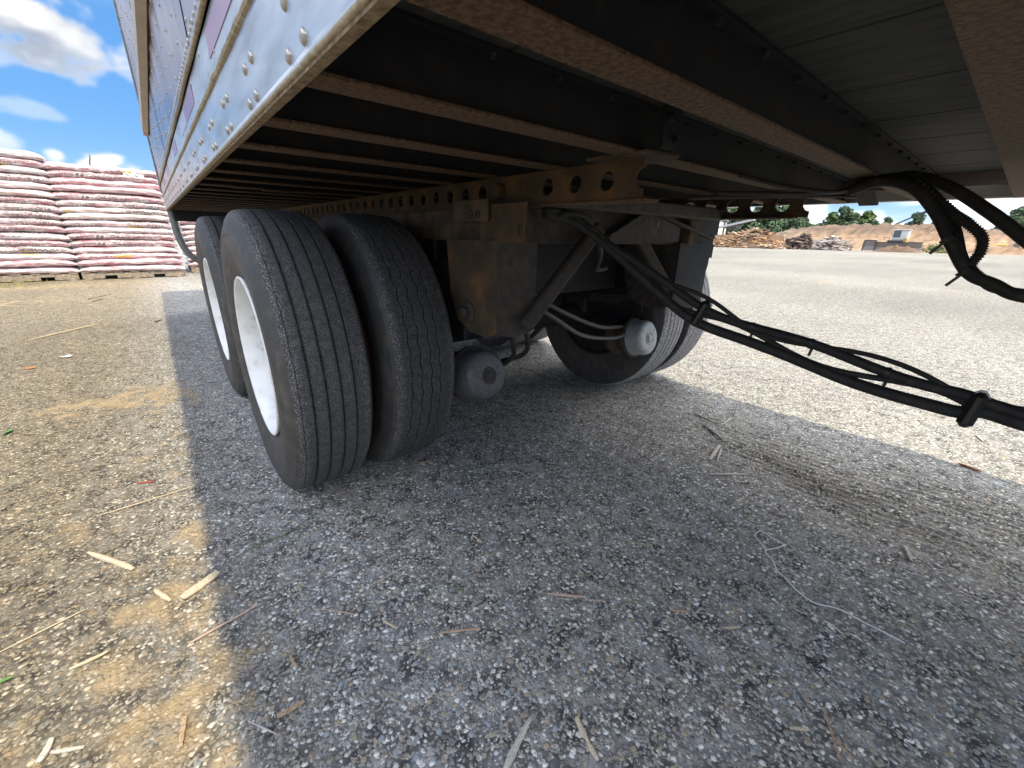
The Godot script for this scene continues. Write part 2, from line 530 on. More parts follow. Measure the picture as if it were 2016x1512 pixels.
func side_of_trailer(root: Node3D) -> void:
	var L := ZF - ZR
	# bottom rail: a folded section with a ledge
	var st := begin(true)
	prism(st, PackedVector2Array([Vector2(XL - .007, YB), Vector2(.202, YB), Vector2(.202, 1.432), Vector2(.196, 1.432), Vector2(XL, 1.338), Vector2(XL, 1.192), Vector2(XL - .007, 1.180)]), Vector3(0, 0, ZR), Vector3.RIGHT, Vector3.UP, Vector3.BACK, L)
	done(st)
	wpart("bottom_rail", st, M["bright aluminium"], root)
	# worn edge of its lip, slightly ragged
	st = begin(false)
	var pts := []
	var rad := []
	var n := 260
	for i in n + 1:
		var z := lerpf(1.5, ZR, pow(float(i) / n, 1.4))
		pts.append(Vector3(XL - .0065 + rng.randf_range(-.0004, .0004), YB + .0035, z)); rad.append(.0042 + rng.randf_range(-.0004, .0004))
	tube(st, pts, rad, 8)
	done(st)
	wpart("worn_lip", st, M["weathered ledge"], root)
	st = begin(true)
	box(st, Vector3(.1945, YB - .003, (ZR + 1.5) / 2), Vector3(.014, .004, 1.5 - ZR)); done(st)
	wpart("dirty_underside", st, M["dusty lip"], root)
	# the ledge half-way up
	st = begin(true)
	pts = []; rad = []
	for i in n + 1:
		var z := lerpf(1.5, ZR, pow(float(i) / n, 1.4))
		pts.append(Vector3(XL + rng.randf_range(-.001, .001), 1.319 + rng.randf_range(-.0012, .0012), z)); rad.append(.0075 + rng.randf_range(-.0008, .0008))
	tube(st, pts, rad, 8)
	done(st)
	wpart("ledge", st, M["weathered ledge"], root)
	# seam above the rail, dented
	st = begin(false)
	pts = []; rad = []
	for i in n + 1:
		var z := lerpf(1.5, ZR, pow(float(i) / n, 1.4))
		var dent := 0.010 * exp(-pow((z + 1.55) / .10, 2)) + 0.008 * exp(-pow((z + 3.0) / .2, 2))
		pts.append(Vector3(XL - .006 + dent * .4, 1.437 + dent + .002 * sin(z * 9.0), z)); rad.append(.006)
	tube(st, pts, rad, 8)
	done(st)
	wpart("seam_moulding", st, M["weathered ledge"], root)
	st = begin(true)
	for i in n:
		for k in 2:
			var z0: float = lerpf(1.5, ZR, pow(float(i) / n, 1.4))
			var z1: float = lerpf(1.5, ZR, pow(float(i + 1) / n, 1.4))
			if k == 0: box(st, Vector3(XL - .003, 1.450, (z0 + z1) / 2), Vector3(.006, .014, absf(z1 - z0) + .0005))
	done(st)
	wpart("seam_strip", st, M["side sheet"], root)
	# lower sheets 1.44 .. 1.90 and upper sheets 2.06 .. 4.02, one per 1.22 m, buckled a little
	for row in 2:
		var y0 := 1.444 if row == 0 else 2.02
		var y1 := 1.93 if row == 0 else 4.02
		var z := ZR
		var k := 0
		while z < ZF - 0.01:
			var z1 := minf(z + 1.22, ZF)
			st = begin(false)
			var nu := 26
			var nv := 10
			var grid := []
			for i in nu + 1:
				var line := []
				for j in nv + 1:
					var zz := lerpf(z, z1, float(i) / nu)
					var yy := lerpf(y0, y1, float(j) / nv)
					var edge: float = minf(1.0, 6.0 * minf(minf(i, nu - i) / float(nu), minf(j, nv - j) / float(nv)))
					var d := .005 * edge * (sin(zz * 21.0 + yy * 4.0 + k * 1.7) * .55 + sin(zz * 10.3 + k) * .5 + sin(yy * 17.0 + zz * 3.0) * .3)
					line.append(Vector3(XL + .002 - .002 * (k % 2) + d, yy, zz))
				grid.append(line)
			for i in nu:
				for j in nv:
					quad(st, grid[i][j], grid[i][j + 1], grid[i + 1][j + 1], grid[i + 1][j])
			done(st)
			wpart("side_sheet", st, M["side sheet"], root)
			z = z1
			k += 1
	# thick inside wall, right wall, roof, front, rear doors
	for a in [["inner_wall", Vector3(XL + .035, 2.73, (ZR + ZF) / 2), Vector3(.045, 2.56, L)], ["right_wall", Vector3(XR - .025, 2.62, (ZR + ZF) / 2), Vector3(.05, 2.80, L)], ["roof", Vector3(XC, 4.045, (ZR + ZF) / 2), Vector3(2.6, .05, L)], ["front_wall", Vector3(XC, 2.62, ZF - .03), Vector3(2.49, 2.78, .05)]]:
		st = begin(true); box(st, a[1], a[2]); done(st)
		wpart(a[0], st, M["side sheet"], root)
	for s in [-1.0, 1.0]:
		st = begin(true); box(st, Vector3(XC + s * .622, 2.62, ZR + .028), Vector3(1.24, 2.78, .05), Basis.IDENTITY, .006); done(st)
		var door := wpart("rear_door", st, M["side sheet"], root)
		st = begin(true); tube(st, [Vector3(XC + s * .3, 1.3, ZR - .02), Vector3(XC + s * .3, 3.9, ZR - .02)], .014, 8); done(st)
		wpart("lock_rod", st, M["galvanised"], door)
	st = begin(true)
	box(st, Vector3(XL + .004, 4.03, (ZR + ZF) / 2), Vector3(.03, .09, L), Basis.IDENTITY, .004); done(st)
	wpart("top_rail", st, M["galvanised"], root)
	st = begin(true)
	box(st, Vector3(XL + .0, 2.65, ZR + .03), Vector3(.024, 2.6, .075), Basis.IDENTITY, .004); done(st)
	wpart("corner_post", st, M["galvanised"], root)
	# the broad cream band with its tapered end
	st = begin(true)
	prism(st, PackedVector2Array([Vector2(.197, 1.905), Vector2(.186, 1.885), Vector2(.148, 1.895), Vector2(.146, 1.975), Vector2(.160, 1.983), Vector2(.160, 2.002), Vector2(.176, 2.010), Vector2(.176, 2.052), Vector2(.197, 2.058)]), Vector3(0, 0, -6.32), Vector3.RIGHT, Vector3.UP, Vector3.BACK, 6.32 + ZF - .1)
	done(st)
	wpart("side_band", st, M["cream band"], root)
	# reflective tape between ledge and seam
	for t in [[-.62, -.98, 1], [-1.02, -1.38, 0], [-1.86, -2.2, 0], [-2.24, -2.55, 1], [-3.0, -3.3, 0], [-4.2, -4.5, 0], [-5.3, -5.6, 0]]:
		st = begin(true)
		box(st, Vector3(XL + .0005, 1.388, (t[0] + t[1]) / 2.0), Vector3(.003, .052, absf(t[1] - t[0]))); done(st)
		var tp := wpart("reflective_tape", st, M["tape shaded red"] if t[2] == 0 else M["tape pale"], root)
		tag(tp, "strip of red reflective tape, tinted purple as if in shade" if t[2] == 0 else "pale strip of reflective tape")
	# rivets: pairs at every crossmember, single ones above the ledge; those near enough to count are parts
	var rm := rivet_mesh(.0098)
	var small := rivet_mesh(.0075)
	var far := begin(false)
	var i := 0
	while true:
		var z: float = -.375 - .3035 * (i - 1)
		if z < ZR + .1: break
		for dz in [-.034, .034]:
			for yy in [1.204, 1.256]:
				var at := Vector3(XL, yy + rng.randf_range(-.002, .002), z + dz + rng.randf_range(-.005, .005) + (.006 if yy > 1.23 else 0.0))
				if z > -4.5: put("rivet", rm, M["rivet"], root, at - root.position)
				else: far.append_from(rm, 0, Transform3D(Basis.IDENTITY, at))
		for q in [[1.362, .0], [1.412, .03], [1.349, .15]]:
			if rng.randf() < .8: far.append_from(small, 0, Transform3D(Basis.IDENTITY, Vector3(XL + .003, q[0] + rng.randf_range(-.004, .004), z + q[1] + rng.randf_range(-.02, .02))))
		i += 1
	# dense row over the seam, vertical rows up the sheets
	var z := 0.4
	while z > ZR + .05:
		far.append_from(small, 0, Transform3D(Basis.IDENTITY, Vector3(XL - .006, 1.468, z)))
		z -= .05
	z = .2
	var c := 0
	while z > ZR + .05:
		var yy := 1.51 + (.03 if c % 2 else 0.0)
		while yy < 1.86:
			far.append_from(small, 0, Transform3D(Basis.IDENTITY, Vector3(XL - .003, yy, z + rng.randf_range(-.006, .006))))
			yy += .075
		yy = 2.1
		while yy < 3.95:
			for d in ([0.0, .06] if c % 4 == 0 else [0.0]):
				far.append_from(small, 0, Transform3D(Basis.IDENTITY, Vector3(XL - .003, yy, z + d)))
			yy += .11
		z -= .305
		c += 1
	var rv := wpart("small_rivets", far, M["rivet"], root)
	rv.set_meta("kind", "stuff")

func underside(root: Node3D) -> void:
	var st: SurfaceTool
	# floor boards along the trailer, with open joints
	for k in 8:
		st = begin(true)
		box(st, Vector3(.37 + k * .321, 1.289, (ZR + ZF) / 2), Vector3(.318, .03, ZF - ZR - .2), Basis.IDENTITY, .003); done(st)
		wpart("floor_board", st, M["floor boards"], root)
	# bottom rail of the far side
	st = begin(true)
	prism(st, PackedVector2Array([Vector2(2.751, YB), Vector2(XR, YB), Vector2(XR, 1.3), Vector2(2.776, 1.3), Vector2(2.776, YB + .008), Vector2(2.751, YB + .008)]), Vector3(0, 0, ZR), Vector3.RIGHT, Vector3.UP, Vector3.BACK, ZF - ZR)
	done(st)
	tag(wpart("bottom_rail", st, M["bright aluminium"], root), "bottom rail of the far side")
	# crossmembers: I sections, 0.303 m apart
	var z := -.376 + .3035 * 20
	var i := 0
	while z > ZR + .1:
		var hz := .030
		st = begin(true)
		box(st, Vector3(XC, 1.222, z), Vector3(2.554, .092, .005))
		box(st, Vector3(XC, 1.270, z), Vector3(2.554, .006, .055))
		done(st)
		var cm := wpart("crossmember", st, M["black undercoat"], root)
		st = begin(true)
		var bent := i == 27
		if bent:
			for k in 20:
				var x0 := XL + .02 + k * .128
				box(st, Vector3(x0 + .063, 1.1725 - .008 * exp(-pow((k - 2.2) / 1.2, 2)), z + .008 * exp(-pow((k - 2.2) / 1.2, 2))), Vector3(.1284, .007, hz * 2), Basis.IDENTITY)
		else:
			box(st, Vector3(XC, 1.1725, z), Vector3(2.576, .007, hz * 2), Basis.IDENTITY, .0015)
		done(st)
		wpart("bottom_flange", st, M["rusty flange"], cm)
		if i >= 17 and i <= 24:
			# end clip and screws through the floor
			st = begin(true)
			var x := .5
			while x < 2.5:
				tube(st, [Vector3(x, 1.258, z + .018), Vector3(x, 1.266, z + .018)], .006, 6)
				x += .16
			done(st)
			var sc := wpart("floor_screws", st, M["dusty steel"], cm)
			sc.set_meta("kind", "stuff")
		z -= .3035
		i += 1
	# bolted plate on the crossmember ahead of the slider
	st = begin(true)
	box(st, Vector3(.98, 1.222, -.612), Vector3(.07, .09, .012), Basis.IDENTITY, .002)
	for q in [[.965, 1.24], [.995, 1.20]]:
		tube(st, [Vector3(q[0], q[1], -.606), Vector3(q[0], q[1], -.594)], .009, 6)
	done(st)
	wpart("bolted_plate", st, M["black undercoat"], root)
	# slider body rails, perforated, with a bottom flange
	for sd in [-1.0, 1.0]:
		var x: float = XC + sd * .535
		st = begin(true)
		perforated(st, x, -sd * .008, -.60 if sd > 0 else -.655, .1125 if sd < 0 else .1, 44 if sd < 0 else 48, 1.073, 1.166, 1.121, .0245 if sd < 0 else .0265, true)
		done(st)
		var rail := wpart("perforated_rail", st, M["scaly rust"] if sd < 0 else M["rust"], root)
		st = begin(true)
		var L := 4.9
		box(st, Vector3(x - sd * .022, 1.0705, -.655 - L / 2 + .02), Vector3(.06, .007, L), Basis.IDENTITY, .002)
		done(st)
		wpart("flange", st, M["rusty flange"], rail)
		# top plate that carries it
		st = begin(true)
		prism(st, PackedVector2Array([Vector2(-.62, -.05), Vector2(-.60, .06), Vector2(-.66, .10), Vector2(-.80, .10), Vector2(-.80, -.05)]), Vector3(x, 1.165, 0), Vector3.BACK, Vector3.RIGHT * -sd, Vector3.UP, .006)
		done(st)
		wpart("top_plate", st, M["rust"], rail)
		# locking pins
		for pz in ([-1.22, -1.11] if sd < 0 else [-1.2]):
			st = begin(false)
			lathe(st, [Vector2(0, 0), Vector2(0, .022), Vector2(.004, .026), Vector2(.05, .026), Vector2(.05, 0)], Vector3(x + sd * (.028 if pz < -1.15 else .004), 1.121, pz), Vector3(-sd, 0, 0), 20)
			done(st)
			wpart("locking_pin", st, M["scaly rust"], root)

func chamber(root: Node3D, c: Vector3, axis: Vector3, pale: bool) -> void:
	# front end at c, body runs back along -axis
	var m: Material = M["chamber pale"] if pale else M["chamber grey"]
	var st := begin(false)
	lathe(st, [Vector2(-.004, 0), Vector2(-.001, .034), Vector2(0, .04), Vector2(-.001, .076), Vector2(-.005, .086), Vector2(-.013, .0945), Vector2(-.026, .0995), Vector2(-.085, .1025), Vector2(-.098, .106)], c, axis, 48)
	done(st)
	var body := wpart("brake_chamber", st, m, root)
	st = begin(false)
	lathe(st, [Vector2(0, .036), Vector2(.004, .033), Vector2(.004, .030), Vector2(-.003, .028), Vector2(-.003, .024), Vector2(.006, .022), Vector2(.009, .018), Vector2(.009, 0)], c + frame_of(axis).y * -.004, axis, 24)
	lathe(st, [Vector2(-.004, .0365), Vector2(.0015, .035), Vector2(.0015, .031), Vector2(-.004, .0295)], c + frame_of(axis).y * -.004, axis, 24)
	done(st)
	wpart("end_plug", st, M["dusty steel"] if not pale else m, body)
	st = begin(true)
	var fb := frame_of(axis)
	box(st, c + fb.x * .038 + axis * .003 - fb.y * .012, Vector3(.022, .012, .008), fb, .002)
	done(st)
	wpart("tab", st, m, body)
	st = begin(false)
	lathe(st, [Vector2(-.094, .104), Vector2(-.094, .113), Vector2(-.100, .118), Vector2(-.112, .118), Vector2(-.118, .113), Vector2(-.118, .10)], c, axis, 40)
	done(st)
	wpart("clamp_ring", st, M["dusty steel"], body)
	st = begin(false)
	lathe(st, [Vector2(-.117, .103), Vector2(-.15, .098), Vector2(-.165, .085), Vector2(-.20, .080), Vector2(-.212, .10), Vector2(-.225, .10), Vector2(-.26, .085), Vector2(-.285, .05), Vector2(-.285, 0)], c, axis, 36)
	done(st)
	wpart("rear_half", st, M["rust"], body)
	st = begin(true)
	for s in [-1.0, 1.0]:
		var p: Vector3 = c - axis * .106 + fb.x * s * .122
		box(st, p, Vector3(.022, .03, .018), fb, .003)
		tube(st, [p - fb.y * .03, p + fb.y * .03], .007, 6)
	done(st)
	wpart("clamp_bolt", st, M["dusty steel"], body)

func suspension(root: Node3D) -> void:
	var st: SurfaceTool
	for sd in [-1.0, 1.0]:
		var rusty: Material = M["scaly rust"] if sd < 0 else M["rust"]
		var xo: float = XC + sd * .644 if sd < 0 else XC + .76      # outer face of the front hanger
		var xi: float = XC + sd * .474
		# side rail of the sliding frame
		st = begin(true)
		box(st, Vector3(XC + sd * .565, 1.012, -2.45), Vector3(.085, .112, 2.75), Basis.IDENTITY, .006); done(st)
		wpart("slider_rail", st, M["rust"], root)
		# hangers: front, middle, rear
		for hz in [-1.10, -2.27, -3.5]:
			var front: bool = hz > -1.2
			var name_ := "spring_hanger"
			st = begin(true)
			var poly := PackedVector2Array([Vector2(0, .962), Vector2(0, .655), Vector2(-.06, .632), Vector2(-.16, .635), Vector2(-.24, .67), Vector2(-.29, .77), Vector2(-.31, .962)])
			var x0: float = xo if front else XC + sd * .62
			prism(st, poly, Vector3(x0, 0, hz), Vector3.BACK, Vector3.UP, Vector3(-sd, 0, 0), .010)
			done(st)
			var hg := wpart(name_, st, rusty, root)
			st = begin(true)
			prism(st, poly, Vector3(xi, 0, hz), Vector3.BACK, Vector3.UP, Vector3(sd, 0, 0), .010)
			done(st)
			wpart("inner_plate", st, M["dusty steel"], hg)
			st = begin(true)
			if front:
				prism(st, PackedVector2Array([Vector2(minf(x0, xi) + .001, .962), Vector2(minf(x0, xi) + .001, .652), Vector2((x0 + xi) / 2, .636), Vector2(maxf(x0, xi) - .001, .655), Vector2(maxf(x0, xi) - .001, .962)]), Vector3(0, 0, hz + .001), Vector3.RIGHT, Vector3.UP, Vector3.BACK, .009)
			else:
				box(st, Vector3((x0 + xi) / 2, .81, hz - .005), Vector3(absf(x0 - xi) - .02, .30, .01))
			done(st)
			wpart("front_plate", st, M["dusty steel"] if front and sd < 0 else M["black undercoat"], hg)
			# pivot bolt with washer
			st = begin(false)
			lathe(st, [Vector2(.0, .0), Vector2(.0, .038), Vector2(.006, .038), Vector2(.009, .034), Vector2(.009, .0)], Vector3(x0, .71, hz - .165), Vector3(sd, 0, 0), 28)
			done(st)
			var ws := wpart("washer", st, M["dusty steel"], hg)
			st = begin(true)
			lathe(st, [Vector2(.008, .019), Vector2(.028, .019), Vector2(.031, .015), Vector2(.031, 0)], Vector3(x0, .71, hz - .165), Vector3(sd, 0, 0), 6)
			done(st)
			wpart("bolt_head", st, M["dusty steel"], hg)
			st = begin(true)
			lathe(st, [Vector2(.003, .004), Vector2(.006, .004), Vector2(.006, 0)], Vector3((x0 + xi) / 2 + .02, .865, hz + .008), Vector3.BACK, 10)
			done(st)
			if front: wpart("small_hole", st, M["cable tie"], hg)
			# leaf spring behind it
			if hz > -3.0:
				st = begin(true)
				var leaf := []
				for k in 13:
					var u := k / 12.0
					leaf.append(Vector3(XC + sd * .56, .70 - .05 * 4 * u * (1 - u), lerpf(hz - .1, hz - 1.1, u)))
				for k in 12:
					var a: Vector3 = leaf[k]
					var b: Vector3 = leaf[k + 1]
					for l in (3 if k > 2 and k < 9 else 2 if k > 0 and k < 11 else 1):
						box(st, (a + b) / 2 - Vector3(0, .017 * l, 0), Vector3(.076, .014, a.distance_to(b) + .002), frame_of(b - a))
				done(st)
				wpart("leaf_spring", st, M["dusty steel"], root)
		# axle seat and clamp
		for az in [-1.77, -3.015]:
			st = begin(true)
			box(st, Vector3(XC + sd * .56, .575, az), Vector3(.1, .09, .16), Basis.IDENTITY, .01); done(st)
			wpart("axle_seat", st, M["dusty steel"], root)
			st = begin(false)
			lathe(st, [Vector2(0, .0), Vector2(0, .19), Vector2(.012, .207), Vector2(.2, .207), Vector2(.2, .0)], Vector3(XC + sd * .72, .519, az), Vector3(sd, 0, 0), 40)
			done(st)
			wpart("brake_drum", st, M["rust"], root)
			st = begin(false)
			lathe(st, [Vector2(0, .0), Vector2(0, .27), Vector2(.004, .287), Vector2(.02, .287)], Vector3(XC + sd * .716, .519, az), Vector3(sd, 0, 0), 40)
			done(st)
			wpart("dust_shield", st, M["black undercoat"], root)
			st = begin(true)
			box(st, Vector3(XC + sd * .612, .73, az + .17), Vector3(.014, .30, .52), Basis.IDENTITY, .003); done(st)  # added black plate that shuts out a slit of light by the hanger
			wpart("light_gap_plate", st, M["black undercoat"], root)
	# keyhole plate above the left front hanger, rust-stained: four strips round its slot
	st = begin(true)
	box(st, Vector3(.868, 1.017, -1.113), Vector3(.008, .112, .195))
	box(st, Vector3(.868, 1.0435, -1.004), Vector3(.008, .059, .0215))
	box(st, Vector3(.868, .972, -1.004), Vector3(.008, .022, .0215))
	box(st, Vector3(.868, 1.017, -.986), Vector3(.008, .112, .0135))
	done(st)
	wpart("keyhole_plate", st, M["scaly rust"], root)
	st = begin(true)
	box(st, Vector3(.853, 1.056, -1.25), Vector3(.014, .07, .2), Basis.IDENTITY, .004)
	done(st)
	var br := wpart("bracket", st, M["rust"], root)
	st = begin(true)
	for q in [[-1.24, 1.045], [-1.20, 1.045]]:
		lathe(st, [Vector2(0, .013), Vector2(.006, .013), Vector2(.006, .008), Vector2(.0, .006), Vector2(0, 0)], Vector3(.846, q[1], q[0]), Vector3.LEFT, 14)
	done(st)
	wpart("bolt_head", st, M["dusty steel"], br)
	# cross ties of the slider
	st = begin(true)
	box(st, Vector3(XC, 1.086, -.95), Vector3(1.05, .044, .06), Basis.IDENTITY, .004)
	done(st)
	wpart("cross_tie", st, M["dusty steel"], root)
	st = begin(true)
	box(st, Vector3(XC, 1.03, -1.135), Vector3(1.03, .146, .012), Basis.IDENTITY, .002)
	box(st, Vector3(XC, .9585, -1.16), Vector3(.93, .008, .06), Basis.IDENTITY, .002)
	done(st)
	wpart("cross_beam", st, M["dusty steel"], root)
	# the gusset folded over the beam
	st = begin(true)
	prism(st, PackedVector2Array([Vector2(1.43, .9665), Vector2(1.40, .985), Vector2(1.66, 1.092), Vector2(1.95, 1.03), Vector2(1.95, .9665)]), Vector3(0, 0, -1.10), Vector3.RIGHT, Vector3.UP, Vector3.BACK, .008)
	done(st)
	var gs := wpart("gusset", st, M["dusty steel"], root)
	st = begin(true)
	for e in [[Vector3(1.40, .985, -1.09), Vector3(1.66, 1.095, -1.09)], [Vector3(1.66, 1.095, -1.09), Vector3(2.26, .985, -1.085)]]:
		var d: Vector3 = e[1] - e[0]
		box(st, (e[0] + e[1]) / 2, Vector3(.03, .012, d.length()), frame_of(d), .003)
	done(st)
	wpart("folded_edge", st, M["dusty steel"], gs)
	st = begin(true)
	for q in [[1.655, 1.055], [1.70, 1.052], [1.75, 1.04]]:
		lathe(st, [Vector2(0, .009), Vector2(.001, .009), Vector2(.001, 0)], Vector3(q[0], q[1], -1.0915), Vector3.BACK, 12)
	done(st)
	wpart("bolt_hole", st, M["cable tie"], gs)
	# diagonal braces from the beam to the feet of the hangers
	for e in [[Vector3(1.33, 1.015, -1.085), Vector3(.955, .675, -1.075)], [Vector3(1.69, 1.0, -1.16), Vector3(2.04, .69, -1.13)], [Vector3(1.50, 1.12, -1.4), Vector3(1.26, .98, -1.4)], [Vector3(1.62, 1.12, -1.5), Vector3(1.30, .98, -1.5)]]:
		st = begin(true)
		var d: Vector3 = e[1] - e[0]
		box(st, (e[0] + e[1]) / 2, Vector3(.058, .05, d.length()), frame_of(d) * Basis(Vector3(0, 0, 1), .35), .008); done(st)
		wpart("diagonal_brace", st, M["dusty steel"], root)
	# right-hand outer plate with bolt holes where the light comes through, built from strips round the holes
	st = begin(true)
	# rows of x0, x1, y0, y1 and the centres of the holes in that row
	for b in [[2.06, 2.41, 1.005, 1.14, []], [2.06, 2.385, .985, 1.005, [2.335]], [2.06, 2.375, .955, .985, []], [2.06, 2.39, .933, .955, []], [2.06, 2.39, .917, .933, [2.20, 2.295]], [2.06, 2.39, .885, .917, []], [2.06, 2.36, .838, .885, []], [2.06, 2.355, .822, .838, [2.255]], [2.06, 2.35, .62, .822, []]]:
		var x0: float = b[0]
		for hx in b[4] + [b[1] + .008]:
			box(st, Vector3((x0 + hx - .008) / 2, (b[2] + b[3]) / 2, -1.13), Vector3(hx - .008 - x0, b[3] - b[2], .010))
			x0 = hx + .008
	done(st)
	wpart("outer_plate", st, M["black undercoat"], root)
	# added black plates to darken the middle of the sliding frame, and the arms down to the axles
	for pz in [-1.46, -2.2, -3.45]:
		st = begin(true)
		box(st, Vector3(XC, .88 if pz < -2.0 else .885, pz), Vector3(1.02 if pz < -2.0 else .96, .42 if pz < -2.0 else .35, .012), Basis.IDENTITY, .002); done(st)
		wpart("darkening_plate", st, M["black undercoat"], root)
	for sd in [-1.0, 1.0]:
		for az in [-1.77, -3.015]:
			st = begin(true)
			var d2 := Vector3(0, -.13, -.46)
			box(st, Vector3(XC + sd * .57, .635, az + .22), Vector3(.07, .12, .48), frame_of(d2), .012); done(st)
			wpart("torque_arm", st, M["black undercoat"], root)
			st = begin(true)
			box(st, Vector3(XC + sd * .60, .80, az + .02), Vector3(.012, .33, .36), Basis.IDENTITY, .003)
			box(st, Vector3(XC + sd * .57, .64, az), Vector3(.11, .05, .24), Basis.IDENTITY, .006)
			done(st)
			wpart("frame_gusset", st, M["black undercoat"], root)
	# axles
	for az in [-1.77, -3.015]:
		st = begin(false)
		tube(st, [Vector3(.62, .519, az), Vector3(2.37, .519, az)], .0635, 28); done(st)
		wpart("axle", st, M["black undercoat"], root)
	# brake chambers ahead of the front axle and of the rear axle
	chamber(root, Vector3(.925, .455, -1.24), Vector3(.10, .24, 1).normalized(), false)
	chamber(root, Vector3(2.075, .445, -1.25), Vector3(.02, .18, 1).normalized(), true)
	chamber(root, Vector3(.925, .455, -2.5), Vector3(.12, .30, 1).normalized(), false)
	chamber(root, Vector3(2.075, .445, -2.5), Vector3(.02, .18, 1).normalized(), true)
	# rear sill and the bent guard under it
	st = begin(true)
	box(st, Vector3(XC, 1.115, ZR + .14), Vector3(2.5, .12, .16), Basis.IDENTITY, .006); done(st)
	wpart("rear_sill", st, M["black undercoat"], root)
	st = begin(false)
	tube(st, smooth_path([Vector3(.225, 1.19, -6.42), Vector3(.232, 1.04, -6.42), Vector3(.245, .86, -6.42), Vector3(.31, .68, -6.42), Vector3(.46, .58, -6.42), Vector3(.8, .56, -6.42), Vector3(2.2, .56, -6.42), Vector3(2.53, .58, -6.42), Vector3(2.68, .68, -6.42), Vector3(2.74, .86, -6.42), Vector3(2.76, 1.15, -6.42)], 8), .036, 14)
	done(st)
	wpart("rear_guard", st, M["galvanised"], root)

